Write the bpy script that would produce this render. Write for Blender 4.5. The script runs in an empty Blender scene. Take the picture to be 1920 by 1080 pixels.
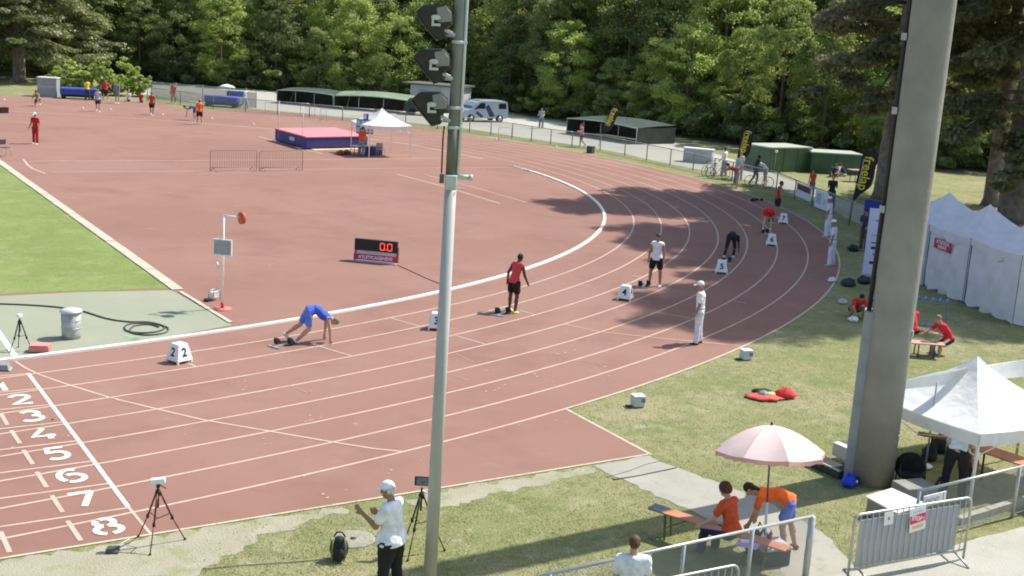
import bpy, bmesh, math, random
import numpy as np
from mathutils import Vector, Matrix
random.seed(7); RS=np.random.RandomState(11)
R=math.radians; PI=math.pi
S=bpy.context.scene
# ---------------------------------------------------------------- camera
FPX,CX,CY,CZ,YAW,PIT,ROL=2326.718,-9.5673,-29.8078,8.4085,0.70661,0.21072,0.06436
def cam_axes():
    f=Vector((math.sin(YAW)*math.cos(PIT),math.cos(YAW)*math.cos(PIT),-math.sin(PIT)))
    rt=Vector((math.cos(YAW),-math.sin(YAW),0)); up=rt.cross(f)
    return math.cos(ROL)*rt+math.sin(ROL)*up, -math.sin(ROL)*rt+math.cos(ROL)*up, f
RT,UP,FW=cam_axes()
cam=bpy.data.cameras.new('camera'); cam_o=bpy.data.objects.new('camera',cam); S.collection.objects.link(cam_o)
m=Matrix.Identity(4)
for i in range(3): m[i][0]=RT[i]; m[i][1]=UP[i]; m[i][2]=-FW[i]
m[0][3],m[1][3],m[2][3]=CX,CY,CZ
cam_o.matrix_world=m; cam.sensor_width=36; cam.lens=FPX/1920*36; cam.clip_end=900; cam.clip_start=.5
S.camera=cam_o
# ---------------------------------------------------------------- light
SUN_AZ=-7.0; SUN_EL=52.0      # azimuth measured anticlockwise from +x
w=bpy.data.worlds.new('World'); S.world=w; w.use_nodes=True
nt=w.node_tree; nt.nodes.clear()
sk=nt.nodes.new('ShaderNodeTexSky'); sk.sky_type='NISHITA'; sk.sun_disc=False
sk.sun_elevation=R(SUN_EL); sk.sun_rotation=R(90-SUN_AZ); sk.air_density=1.2; sk.dust_density=1.5
bg=nt.nodes.new('ShaderNodeBackground'); bg.inputs[1].default_value=0.14
wo=nt.nodes.new('ShaderNodeOutputWorld'); nt.links.new(sk.outputs[0],bg.inputs[0]); nt.links.new(bg.outputs[0],wo.inputs[0])
sl=bpy.data.lights.new('sun','SUN'); sl.energy=4.6; sl.angle=R(.53); sl.color=(1,.965,.9)
so=bpy.data.objects.new('sun',sl); S.collection.objects.link(so)
sd=Vector((math.cos(R(SUN_EL))*math.cos(R(SUN_AZ)),math.cos(R(SUN_EL))*math.sin(R(SUN_AZ)),math.sin(R(SUN_EL))))
so.rotation_euler=sd.to_track_quat('Z','Y').to_euler(); so.location=sd*120
S.view_settings.view_transform='Standard'; S.view_settings.look='None'; S.view_settings.gamma=1
S.view_settings.use_curve_mapping=False; S.view_settings.exposure=0.47
S.render.engine='CYCLES'; S.cycles.filter_width=1.9
S.cycles.max_bounces=8; S.cycles.diffuse_bounces=4; S.cycles.transmission_bounces=4; S.cycles.transparent_max_bounces=24
# ---------------------------------------------------------------- placing
def GZ(px,py,z=0.0):
    d=FW+(px-960)/FPX*RT-(py-540)/FPX*UP
    t=(z-CZ)/d.z
    return Vector((CX+t*d.x,CY+t*d.y,z))
def G(px,py): return GZ(px,py,0)
def ang(a,b): d=G(*b)-G(*a); return math.atan2(d.y,d.x)
def va(p): return math.atan2(p.y-CY,p.x-CX)     # direction from the stand to p
C=S.collection
# ---------------------------------------------------------------- materials
MATS={}
def M(name,col,rough=.7,var=.12,scale=8,metal=0,bump=0,bscale=40,trans=0,col2=None,world=False,spec=.3,detail=4,lo=.35,hi=.65,emit=0):
    if name in MATS: return MATS[name]
    mt=bpy.data.materials.new(name); mt.use_nodes=True; n=mt.node_tree; N=n.nodes; Lk=n.links
    b=N['Principled BSDF']; b.inputs['Roughness'].default_value=rough; b.inputs['Metallic'].default_value=metal
    b.inputs['Specular IOR Level'].default_value=spec
    tc=N.new('ShaderNodeTexCoord'); ge=N.new('ShaderNodeNewGeometry')
    src=ge.outputs['Position'] if world else tc.outputs['Object']
    no=N.new('ShaderNodeTexNoise'); no.inputs['Scale'].default_value=scale; no.inputs['Detail'].default_value=detail
    Lk.new(src,no.inputs['Vector'])
    ra=N.new('ShaderNodeValToRGB'); e=ra.color_ramp.elements
    c2=col2 or tuple(min(1,c*(1+var)) for c in col); c1=col if col2 else tuple(c*(1-var) for c in col)
    e[0].position=lo; e[0].color=(*c1,1); e[1].position=hi; e[1].color=(*c2,1)
    Lk.new(no.outputs['Fac'],ra.inputs['Fac']); Lk.new(ra.outputs['Color'],b.inputs['Base Color'])
    if bump:
        n2=N.new('ShaderNodeTexNoise'); n2.inputs['Scale'].default_value=bscale; n2.inputs['Detail'].default_value=5
        Lk.new(src,n2.inputs['Vector']); bp=N.new('ShaderNodeBump'); bp.inputs['Strength'].default_value=bump
        bp.inputs['Distance'].default_value=.05; Lk.new(n2.outputs['Fac'],bp.inputs['Height']); Lk.new(bp.outputs['Normal'],b.inputs['Normal'])
    if emit: 
        b.inputs['Emission Color'].default_value=(*col,1); b.inputs['Emission Strength'].default_value=emit
    if trans:
        tr=N.new('ShaderNodeBsdfTranslucent'); Lk.new(ra.outputs['Color'],tr.inputs['Color'])
        mx=N.new('ShaderNodeMixShader'); mx.inputs[0].default_value=trans
        out=[x for x in N if x.type=='OUTPUT_MATERIAL'][0]
        Lk.new(b.outputs[0],mx.inputs[1]); Lk.new(tr.outputs[0],mx.inputs[2]); Lk.new(mx.outputs[0],out.inputs[0])
    mt.diffuse_color=(*col,1)
    MATS[name]=mt; return mt
def ground_mat(name,layers,bump=.3,bscale=30,rough=.95):
    """layers: base colour then (colour, noise scale, lo, hi, detail, amount) mixed over each other in world space"""
    mt=bpy.data.materials.new(name); mt.use_nodes=True; n=mt.node_tree; N=n.nodes; Lk=n.links
    b=N['Principled BSDF']; b.inputs['Roughness'].default_value=rough; b.inputs['Specular IOR Level'].default_value=.15
    ge=N.new('ShaderNodeNewGeometry'); cur=None; base=layers[0]
    for i,(c,sc,lo,hi,det,amt) in enumerate(layers[1:]):
        mp=N.new('ShaderNodeMapping'); mp.inputs['Location'].default_value=(13.7*i,-7.1*i,3*i); Lk.new(ge.outputs['Position'],mp.inputs['Vector'])
        no=N.new('ShaderNodeTexNoise'); no.inputs['Scale'].default_value=sc; no.inputs['Detail'].default_value=det; no.inputs['Roughness'].default_value=.62
        Lk.new(mp.outputs[0],no.inputs['Vector'])
        mr=N.new('ShaderNodeMapRange'); mr.inputs[1].default_value=lo; mr.inputs[2].default_value=hi; mr.inputs[3].default_value=0; mr.inputs[4].default_value=amt
        Lk.new(no.outputs['Fac'],mr.inputs[0])
        mx=N.new('ShaderNodeMix'); mx.data_type='RGBA'
        Lk.new(mr.outputs[0],mx.inputs['Factor'])
        if cur is None: mx.inputs['A'].default_value=(*base,1)
        else: Lk.new(cur,mx.inputs['A'])
        mx.inputs['B'].default_value=(*c,1); cur=mx.outputs['Result']
    Lk.new(cur,b.inputs['Base Color'])
    n2=N.new('ShaderNodeTexNoise'); n2.inputs['Scale'].default_value=bscale; n2.inputs['Detail'].default_value=4
    Lk.new(ge.outputs['Position'],n2.inputs['Vector']); bp=N.new('ShaderNodeBump'); bp.inputs['Strength'].default_value=bump; bp.inputs['Distance'].default_value=.04
    Lk.new(n2.outputs['Fac'],bp.inputs['Height']); Lk.new(bp.outputs['Normal'],b.inputs['Normal'])
    MATS[name]=mt; return mt
def leaf_mat(name,c1,c2,trans=.35,varia=.35):
    mt=bpy.data.materials.new(name); mt.use_nodes=True; n=mt.node_tree; N=n.nodes; Lk=n.links; N.clear()
    out=N.new('ShaderNodeOutputMaterial'); ge=N.new('ShaderNodeNewGeometry'); oi=N.new('ShaderNodeObjectInfo')
    mixc=N.new('ShaderNodeMix'); mixc.data_type='RGBA'; mixc.inputs['A'].default_value=(*c1,1); mixc.inputs['B'].default_value=(*c2,1)
    Lk.new(ge.outputs['Random Per Island'],mixc.inputs['Factor'])
    hs=N.new('ShaderNodeHueSaturation'); Lk.new(mixc.outputs['Result'],hs.inputs['Color'])
    mr=N.new('ShaderNodeMapRange'); mr.inputs[3].default_value=1-varia; mr.inputs[4].default_value=1+varia; Lk.new(oi.outputs['Random'],mr.inputs[0]); Lk.new(mr.outputs[0],hs.inputs['Value'])
    d=N.new('ShaderNodeBsdfDiffuse'); t=N.new('ShaderNodeBsdfTranslucent'); g=N.new('ShaderNodeBsdfGlossy'); g.inputs['Roughness'].default_value=.5
    Lk.new(hs.outputs[0],d.inputs[0])
    hs2=N.new('ShaderNodeHueSaturation'); hs2.inputs['Value'].default_value=1.5; hs2.inputs['Hue'].default_value=.485; Lk.new(hs.outputs[0],hs2.inputs['Color']); Lk.new(hs2.outputs[0],t.inputs[0])
    m1=N.new('ShaderNodeMixShader'); m1.inputs[0].default_value=trans; Lk.new(d.outputs[0],m1.inputs[1]); Lk.new(t.outputs[0],m1.inputs[2])
    m2=N.new('ShaderNodeMixShader'); m2.inputs[0].default_value=.05; g.inputs[0].default_value=(.7,.7,.7,1); Lk.new(m1.outputs[0],m2.inputs[1]); Lk.new(g.outputs[0],m2.inputs[2])
    Lk.new(m2.outputs[0],out.inputs[0]); MATS[name]=mt; return mt
def mesh_mat(name,col,scale,thr):
    """wire netting: diagonal wires as an opacity pattern, for netting too far off to tell the wires apart"""
    mt=bpy.data.materials.new(name); mt.use_nodes=True; n=mt.node_tree; N=n.nodes; Lk=n.links
    b=N['Principled BSDF']; b.inputs['Base Color'].default_value=(*col,1); b.inputs['Roughness'].default_value=.5; b.inputs['Metallic'].default_value=.2
    b.inputs['Alpha'].default_value=thr
    MATS[name]=mt; return mt
# ---------------------------------------------------------------- mesh building
class MB:
    def __init__(s): s.v=[]; s.f=[]; s.sm=[]
    def add(s,vs,fs,smooth=False):
        o=len(s.v); s.v+= [tuple(v) for v in vs]; s.f+=[tuple(i+o for i in f) for f in fs]; s.sm+=[smooth]*len(fs); return s
    def box(s,c,d,rz=0,rx=0,ry=0):
        hx,hy,hz=d[0]/2,d[1]/2,d[2]/2; c=Vector(c); mt=Matrix.Rotation(rz,3,'Z')@Matrix.Rotation(ry,3,'Y')@Matrix.Rotation(rx,3,'X')
        vs=[c+mt@Vector((x,y,z)) for z in(-hz,hz) for x,y in((-hx,-hy),(hx,-hy),(hx,hy),(-hx,hy))]
        return s.add(vs,[(3,2,1,0),(4,5,6,7),(0,1,5,4),(1,2,6,5),(2,3,7,6),(3,0,4,7)])
    def bar(s,a,b,w,h=None,up=(0,0,1)):
        a=Vector(a);b=Vector(b);h=h or w; d=(b-a).normalized(); u=Vector(up)
        if abs(d.dot(u))>.98: u=Vector((1,0,0))
        x=d.cross(u).normalized(); y=x.cross(d)
        vs=[p+x*i*w/2+y*j*h/2 for p in(a,b) for i,j in((-1,-1),(1,-1),(1,1),(-1,1))]
        return s.add(vs,[(0,1,2,3),(7,6,5,4),(0,4,5,1),(1,5,6,2),(2,6,7,3),(3,7,4,0)])
    def tube(s,pts,r,n=8,cap=True,closed=False):
        pts=[Vector(p) for p in pts]; k=len(pts); rs=r if isinstance(r,(list,tuple)) else [r]*k
        vs=[];prev=None
        for i,p in enumerate(pts):
            if closed: d=pts[(i+1)%k]-pts[i-1]
            else: d=pts[min(i+1,k-1)]-pts[max(i-1,0)]
            if d.length<1e-9: d=Vector((0,0,1))
            d.normalize()
            if prev is None:
                u=Vector((0,0,1)) if abs(d.z)<.9 else Vector((1,0,0)); x=d.cross(u).normalized()
            else:
                x=(prev-d*prev.dot(d)); x=x.normalized() if x.length>1e-6 else d.cross(Vector((.3,.5,.8))).normalized()
            prev=x; y=d.cross(x)
            vs+=[p+(x*math.cos(2*PI*j/n)+y*math.sin(2*PI*j/n))*rs[i] for j in range(n)]
        fs=[]
        for i in range(k if closed else k-1):
            a=i*n; b=((i+1)%k)*n
            fs+=[(a+j,a+(j+1)%n,b+(j+1)%n,b+j) for j in range(n)]
        if cap and not closed: fs+=[tuple(range(n-1,-1,-1)),tuple((k-1)*n+j for j in range(n))]
        return s.add(vs,fs,True)
    def lathe(s,prof,n=20,c=(0,0,0),sx=1,sy=1):
        c=Vector(c); vs=[c+Vector((r*sx*math.cos(2*PI*j/n),r*sy*math.sin(2*PI*j/n),z)) for r,z in prof for j in range(n)]
        fs=[(i*n+j,i*n+(j+1)%n,(i+1)*n+(j+1)%n,(i+1)*n+j) for i in range(len(prof)-1) for j in range(n)]
        fs+=[tuple(range(n-1,-1,-1)),tuple((len(prof)-1)*n+j for j in range(n))]
        return s.add(vs,fs,True)
    def ball(s,c,r,n=10,mm=7,sc=(1,1,1)):
        c=Vector(c); vs=[c+Vector((0,0,-r*sc[2]))]
        for i in range(1,mm):
            t=-PI/2+PI*i/mm
            vs+=[c+Vector((r*sc[0]*math.cos(t)*math.cos(2*PI*j/n),r*sc[1]*math.cos(t)*math.sin(2*PI*j/n),r*sc[2]*math.sin(t))) for j in range(n)]
        vs.append(c+Vector((0,0,r*sc[2]))); fs=[(0,1+(j+1)%n,1+j) for j in range(n)]
        for i in range(mm-2):
            a=1+i*n;b=a+n; fs+=[(a+j,a+(j+1)%n,b+(j+1)%n,b+j) for j in range(n)]
        a=1+(mm-2)*n; fs+=[(a+j,a+(j+1)%n,len(vs)-1) for j in range(n)]
        return s.add(vs,fs,True)
    def poly(s,pts): return s.add(pts,[tuple(range(len(pts)))])
    def prism(s,pts,z0,z1):
        n=len(pts); vs=[(p[0],p[1],z0) for p in pts]+[(p[0],p[1],z1) for p in pts]
        return s.add(vs,[tuple(range(n-1,-1,-1)),tuple(range(n,2*n))]+[(i,(i+1)%n,n+(i+1)%n,n+i) for i in range(n)])
    def extr(s,pts,off):
        """flat outline pts (3D) pushed by vector off: a slab"""
        off=Vector(off); n=len(pts); vs=[Vector(p) for p in pts]+[Vector(p)+off for p in pts]
        return s.add(vs,[tuple(range(n-1,-1,-1)),tuple(range(n,2*n))]+[(i,(i+1)%n,n+(i+1)%n,n+i) for i in range(n)])
    def mesh(s,name):
        me=bpy.data.meshes.new(name); me.from_pydata([tuple(v) for v in s.v],[],s.f)
        me.polygons.foreach_set('use_smooth',s.sm); me.update(); return me
    def build(s,name,mat,parent=None,bevel=0,loc=None):
        me=s.mesh(name); me.materials.append(mat)
        o=bpy.data.objects.new(name,me); C.objects.link(o)
        if parent: o.parent=parent
        if loc is not None: o.location=loc
        if bevel:
            b=o.modifiers.new('bevel','BEVEL'); b.width=bevel; b.segments=2; b.limit_method='ANGLE'
        return o
def tag(o,label=None,cat=None,group=None,kind=None):
    if label: o['label']=label
    if cat: o['category']=cat
    if group: o['group']=group
    if kind: o['kind']=kind
    return o
def thing(name,label,cat,loc=(0,0,0),rz=0,group=None):
    o=bpy.data.objects.new(name,None); o.empty_display_size=.2; C.objects.link(o)
    o.location=loc; o.rotation_euler=(0,0,rz); return tag(o,label,cat,group)
def P(pts): # closest local frame of a thing: identity helper
    return pts
kids={}
def copy_tree(o,loc,rz,label=None,scale=None):
    c=o.copy(); C.objects.link(c); c.location=loc; c.rotation_euler=(0,0,rz)
    if scale: c.scale=scale
    if label: c['label']=label
    for ch in o.children:
        d=ch.copy(); C.objects.link(d); d.parent=c
        for g in ch.children:
            e=g.copy(); C.objects.link(e); e.parent=d
    return c
def text_mesh(txt,size,name,mat,parent,loc,rot,ext=.004,bold=.0,sx=1,align='CENTER'):
    cu=bpy.data.curves.new(name,'FONT'); cu.body=txt; cu.size=size; cu.align_x=align; cu.align_y='CENTER'; cu.extrude=ext; cu.offset=bold; cu.resolution_u=3
    t=bpy.data.objects.new(name+'_t',cu); me=bpy.data.meshes.new_from_object(t)
    bpy.data.objects.remove(t); bpy.data.curves.remove(cu)
    me.name=name; me.materials.clear(); me.materials.append(mat)
    o=bpy.data.objects.new(name,me); C.objects.link(o); o.parent=parent; o.location=loc; o.rotation_euler=rot; o.scale=(sx,1,1)
    return o
# ================================================================ GROUND
def jit(pts,amp,sub=.8):
    """subdivide an outline and roughen it"""
    out=[];n=len(pts)
    for i in range(n):
        a=Vector(pts[i]);b=Vector(pts[(i+1)%n]); k=max(1,int((b-a).length/sub)); nrm=Vector((-(b-a).y,(b-a).x,0)).normalized()
        for j in range(k):
            out.append(a+(b-a)*(j/k)+nrm*(random.uniform(-amp,amp) if j else 0))
    return out
POLY={}
def sheet(name,pts,z,mat,amp=0,sub=.8,pix=True):
    w_=[G(*p) if pix else Vector((p[0],p[1],0)) for p in pts]; POLY.setdefault(name,[]).append([(p.x,p.y) for p in w_])
    if amp: w_=jit(w_,amp,sub)
    bm=bmesh.new(); vs=[bm.verts.new((p.x,p.y,z)) for p in w_]
    f=bm.faces.new(vs); f.normal_update()
    if f.normal.z<0: f.normal_flip()
    bmesh.ops.triangulate(bm,faces=[f]); me=bpy.data.meshes.new(name); bm.to_mesh(me); bm.free(); me.materials.append(mat)
    o=bpy.data.objects.new(name,me); C.objects.link(o); return tag(o,kind='structure')
QC=(-5.03474,39.88719); QR=43.56687; QA=(0.60085,-0.49412,-0.33334,-1.41137,-0.51377,-0.08078,0.12065,-0.08751)
def lanept(k,deg,off=0.0,z=0.0):
    t=R(deg); r=QR+1.22*k+off
    for i,kk in enumerate((2,3,4,5)): r+=QA[2*i]*math.cos(kk*t)+QA[2*i+1]*math.sin(kk*t)
    return Vector((QC[0]+r*math.cos(t),QC[1]+r*math.sin(t),z))
BY0,BM=-1.33341,-0.14353
def bpt(k,x): return Vector((x,BY0-1.22*k+BM*x,0))
grass=ground_mat('meadow_grass',[(.215,.222,.09),((.31,.275,.155),.22,.42,.62,6,.9),((.165,.195,.07),.6,.50,.64,5,.75),((.37,.335,.215),2.3,.54,.70,6,.7),((.115,.14,.05),5.5,.50,.66,4,.55),((.36,.34,.20),11,.54,.70,4,.5),((.12,.14,.055),24,.52,.68,3,.4)],bump=.9,bscale=20)
lawn=ground_mat('pitch_grass',[(.205,.26,.08),((.165,.21,.06),.30,.42,.62,5,.85),((.31,.31,.16),1.1,.52,.70,6,.7),((.25,.28,.11),5,.5,.68,4,.6),((.13,.17,.05),3.2,.54,.68,5,.55),((.14,.17,.055),12,.5,.68,4,.5)],bump=.7,bscale=22)
tracks=ground_mat('tartan',[(.268,.145,.112),((.295,.168,.132),.10,.40,.6,6,1.0),((.228,.12,.094),.45,.5,.68,7,.6),((.33,.225,.175),1.3,.60,.78,7,.55),((.21,.105,.085),2.1,.62,.8,6,.5),((.36,.26,.20),7.0,.66,.8,5,.5),((.235,.13,.10),90,.5,.75,2,.35)],bump=.25,bscale=120,rough=.9)
dirt=ground_mat('dry_dirt',[(.33,.30,.215),((.38,.35,.265),1.2,.4,.65,6,.9),((.24,.25,.125),1.9,.50,.66,6,.8),((.33,.30,.21),16,.5,.7,4,.5)],bump=.6,bscale=26)
conc=ground_mat('concrete_paving',[(.34,.325,.27),((.39,.375,.315),1.0,.4,.65,6,.8),((.25,.245,.18),3.5,.55,.72,6,.6),((.29,.275,.23),40,.5,.7,3,.4)],bump=.35,bscale=40)
pavm=ground_mat('pavement_surface',[(.38,.365,.30),((.44,.425,.36),.8,.4,.65,6,.8),((.31,.30,.235),2.2,.55,.75,6,.6),((.47,.455,.385),14,.55,.7,4,.5)],bump=.45,bscale=30)
asph=ground_mat('service_road_surface',[(.40,.385,.32),((.46,.445,.375),.09,.44,.56,4,.8),((.30,.29,.25),.9,.5,.75,5,.5)],bump=.3,bscale=30)
grn=ground_mat('green_synthetic_surface',[(.285,.295,.215),((.315,.32,.24),.4,.4,.65,5,.9),((.25,.265,.19),2.2,.58,.75,6,.5),((.27,.28,.205),60,.5,.75,2,.3)],bump=.2,bscale=90)
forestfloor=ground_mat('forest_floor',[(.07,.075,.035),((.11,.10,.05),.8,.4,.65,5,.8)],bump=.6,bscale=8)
linec=ground_mat('line_paint',[(.54,.40,.32),((.42,.27,.21),2.2,.48,.72,6,.75),((.60,.48,.39),9,.5,.7,4,.4),((.34,.20,.155),17,.58,.72,4,.6)],bump=.15,bscale=80,rough=.8)
whitel=ground_mat('white_line_paint',[(.82,.80,.74),((.72,.66,.58),5,.6,.8,6,.5)],bump=.1,bscale=80,rough=.7)
cream=ground_mat('cream_line_paint',[(.52,.44,.33),((.36,.29,.2),3,.48,.72,6,.8),((.62,.54,.42),11,.5,.7,4,.5)],bump=.1,bscale=80,rough=.75)
faint=ground_mat('worn_line_paint',[(.42,.25,.2),((.50,.36,.29),3,.45,.7,6,.8)],bump=.15,bscale=80,rough=.85)
stone=ground_mat('edging_stone',[(.46,.42,.33),((.54,.50,.40),2,.4,.7,6,.8),((.36,.33,.25),12,.55,.75,4,.5)],bump=.3,bscale=40)
sheet('grass_field',[(-300,-300),(500,-300),(500,500),(-300,500)],0,grass,pix=False)
# service road behind the far fence
sheet('service_road',[(262,176),(330,186),(400,197),(520,208),(640,219),(760,229),(880,242),(960,255),(1072,271),(1171,288),(1262,309),(1330,322),(1400,338),(1470,356),(1560,392),(1620,425),(1720,430),(1640,395),(1560,366),(1500,344),(1440,322),(1390,303),(1300,277),(1200,252),(1100,236),(1000,222),(880,203),(760,192),(640,181),(500,170),(380,160),(262,152)],.004,asph,.15,2)
def WP(x,y):
    v=Vector((x,y,0))-cam_o.location; z=v.dot(FW); return (960+FPX*v.dot(RT)/z,540-FPX*v.dot(UP)/z)
FAR=[WP(*q) for q in ((140,10),(200,60),(220,200),(120,260),(0,240))]
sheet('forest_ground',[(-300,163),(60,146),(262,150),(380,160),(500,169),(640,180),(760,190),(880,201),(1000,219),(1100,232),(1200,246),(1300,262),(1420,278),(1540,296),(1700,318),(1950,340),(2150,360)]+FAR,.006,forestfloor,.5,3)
# the red surface: bounded by the sprint straight's outer edge, the short run-off and the outer lane
tr=[bpt(9,x) for x in (-22,)]; tr+= [G(1219,852),G(1062,768)]
tr+=[lanept(8,d,.04) for d in range(-74,24,3)]
tr+=[G(*p) for p in ((560,214),(480,207),(400,207),(340,203),(290,193),(200,187),(100,183),(0,180),(-200,172),(-500,150))]
tr+=[Vector((-30,90,0)),Vector((-22,2,0))]
sheet('running_track',[(p.x,p.y) for p in tr],.008,tracks,pix=False)
sheet('football_pitch',[(0,309),(60,352),(200,449),(318,542),(100,548),(0,553),(-500,585),(-900,300),(-200,170)],.0125,lawn,.06,.7)
sheet('synthetic_green_area',[(322,545),(436,610),(320,632),(0,676),(-300,705),(-600,600),(0,556),(160,548)],.0122,grn)
sheet('dirt_strip',[(-300,1100),(0,1055),(320,1001),(480,975),(640,951),(655,957),(560,985),(480,1003),(440,1040),(390,1062),(330,1100),(180,1180),(-300,1250)],.004,dirt,.13,.14)
sheet('worn_grass_strip',[(842,917),(960,900),(1100,876),(1120,884),(1060,897),(1010,912),(930,925),(860,950),(800,952),(760,940)],.004,dirt,.10,.12)
sheet('concrete_path',[(1112,874),(1215,855),(1290,885),(1400,925),(1480,962),(1560,1012),(1600,1062),(1640,1110),(1500,1110),(1440,1040),(1360,990),(1270,948),(1180,905)],.0065,conc,.06,.18)
sheet('pavement',[(1530,1085),(1700,1052),(1800,1020),(1960,976),(2300,900),(2300,1300),(1400,1300)],.008,pavm,.03,.6)
sheet('fence_base_strip',[(1375,1065),(1500,1047),(1530,1085),(1400,1100)],.005,dirt,.05,.4)
# ---- painted lines
def ribbon(name,pts,wd,z,mat,label=None):
    mb=MB(); pts=[Vector(p) for p in pts]; vs=[]
    for i,p in enumerate(pts):
        d=(pts[min(i+1,len(pts)-1)]-pts[max(i-1,0)]).normalized(); n=Vector((-d.y,d.x,0))
        vs+=[(p.x+n.x*wd/2,p.y+n.y*wd/2,z),(p.x-n.x*wd/2,p.y-n.y*wd/2,z)]
    mb.add(vs,[(2*i,2*i+1,2*i+3,2*i+2) for i in range(len(pts)-1)])
    return tag(mb.build(name,mat),kind='structure')
for k in range(1,9):
    ribbon('lane_line',[lanept(k,d/2) for d in range(-224,130 if k<8 else -146)],.062,.0126,linec)
for k in range(1,9):
    tgt=-1.9 if k>1 else -2.2
    ribbon('sprint_lane_line',[bpt(k,-20),bpt(k,.1435*(BY0-1.22*k))],.055,.0129,linec)
ribbon('track_edge_line',[bpt(9,x) for x in (-20,-10,-3,0,3)]+[G(1219,852)],.06,.0128,cream)
ribbon('track_edge_line',[G(1219,852),G(1062,768)],.07,.0128,cream)
ribbon('track_edge_line',[lanept(8,d/2) for d in range(-148,60)],.07,.0129,cream)
ribbon('finish_line',[G(53,701),G(240,951)],.075,.0132,whitel)
ribbon('finish_line',[G(240,951),G(283,1003)],.055,.0135,linec)
ribbon('finish_line',[G(-20,600),G(0,628),G(32,674)],.13,.0165,whitel)
def pl(name,pix,wd,mat,z=.0135): return ribbon(name,[G(*p) for p in pix],wd,z,mat)
pl('break_line',[(28,678),(48,691),(73,703),(130,723),(205,746),(295,768),(380,788),(450,800),(520,812),(625,830),(700,842),(757,848)],.06,linec,.0138)
for a in [((733.6,597),(788.6,613)),((854,630),(911,646.5)),((975,583),(1003,590)),((1233,587),(1297,597.5)),((581,643),(602,651),(659,668)),((345,679),(368,688)),((1185,517),(1205,520.5)),((1375,565),(1398,569)),((1058,608),(1123,622.5),(1217,632.5),(1303,641),(1388,649)),((1330,485),(1395,488)),((1425,427),(1462,432))]:
    pl('start_mark',a,.05,linec,.0141)
for a in [((1.7,776.7),(14,798)),((21,808),(37.5,832.5)),((44,845),(61.7,871.7)),((69,886),(87.5,915)),((96.7,930),(117.5,961.7)),((126.7,978),(151.7,1015)),((1,998),(18,1036.7))]:
    pl('distance_mark',a,.08,linec,.0144)
for a in [((205,745),(240,760),(247,757)),((543,724),(580,739),(583,733)),((855,664),(888,680)),((850,706),(878,714)),((1090,677),(1126,684))]:
    pl('chalk_mark',a,.03,faint,.0147)
pl('javelin_arc',[(43,299),(48,304),(52,310),(62,317),(75,322),(85,326)],.09,cream,.0135)
pl('javelin_runway_line',[(54,302.5),(320,301.5),(570,300),(700,298.5),(835,297),(905,296.5)],.085,cream,.0138)
pl('javelin_runway_line',[(97,323),(320,321.5),(570,318),(837,315),(967,314)],.07,linec,.0138)
pl('high_jump_line',[(485,256),(517,265),(560,277),(605,289)],.09,cream,.0132)
pl('runway_mark',[(745,327),(840,352),(937,382)],.09,cream,.0135)
pl('runway_mark',[(795,327),(890,352),(988,380)],.07,linec,.0135)
pl('inner_far_line',[(-60,206),(0,208),(120,214),(250,222),(375,231),(520,243),(640,254.5),(760,269.5),(835,284),(905,298)],.13,cream,.0141)
# low white kerb rail along the inside of the bend
def raised(name,pts,wd,z0,z1,mat,label,cat):
    mb=MB(); vs=[]; pts=[Vector(p) for p in pts]
    for i,p in enumerate(pts):
        d=(pts[min(i+1,len(pts)-1)]-pts[max(i-1,0)]).normalized(); n=Vector((-d.y,d.x,0))*wd/2
        vs+=[(p.x+n.x,p.y+n.y,z0),(p.x+n.x,p.y+n.y,z1),(p.x-n.x,p.y-n.y,z1),(p.x-n.x,p.y-n.y,z0)]
    fs=[]
    for i in range(len(pts)-1):
        a=4*i; fs+=[(a+j,a+j+1,a+j+5,a+j+4) for j in range(3)]
    fs+=[(0,3,2,1),tuple(4*(len(pts)-1)+j for j in range(4))]
    mb.add(vs,fs); o=mb.build(name,mat); return tag(o,label,cat)
kp=[lanept(0,d/2,-.1) for d in range(-230,-32)]
kp=[p for p in kp if p.x>-16]+[G(990,321),G(970,314)]
raised('kerb_rail',kp,.13,.008,.062,M('kerb_white',(.86,.84,.78),.5,.04,3),'white raised kerb rail curving along the inside of lane one','kerb')
# stone edging of the pitch, one stone after another
def edging(name,a,b,wd,hz,L,mat,z0=0):
    d=(b-a); n=max(1,int(d.length/L)); d.normalize(); rz=math.atan2(d.y,d.x); mb=MB().box((0,0,hz/2),(L-.02,wd,hz)); me=mb.mesh(name); me.materials.append(mat)
    root=None
    for i in range(n):
        o=bpy.data.objects.new(name,me); C.objects.link(o); p=a+d*(i+.5)*L; o.location=(p.x,p.y,z0+random.uniform(-.006,.004)); o.rotation_euler=(0,0,rz+random.uniform(-.008,.008)); yield o
e0=thing('pitch_edging','pale stone edging between the football pitch and the red infield','edging',G(200,447))
inv=Matrix.Translation(-e0.location)
a,b=G(-60,262),G(334,545)
for o in edging('edging_stone',a,b,.34,.035,1.0,stone,.012):
    o.location=Vector(o.location)-e0.location; o.parent=e0
for o in edging('edging_stone',G(338,548),G(440,611),.12,.03,1.0,stone,.012):
    o.location=Vector(o.location)-e0.location; o.parent=e0
k0=thing('kerb_stone_row','grey kerb stones under the chain-link fence at the bottom right','kerb',G(1850,960))
for o in edging('kerb_stone',G(1795,983),G(2000,921),.14,.14,.9,M('kerb_concrete',(.42,.39,.31),.9,.15,6,bump=.3),0):
    o.location=Vector(o.location)-k0.location; o.parent=k0
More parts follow.
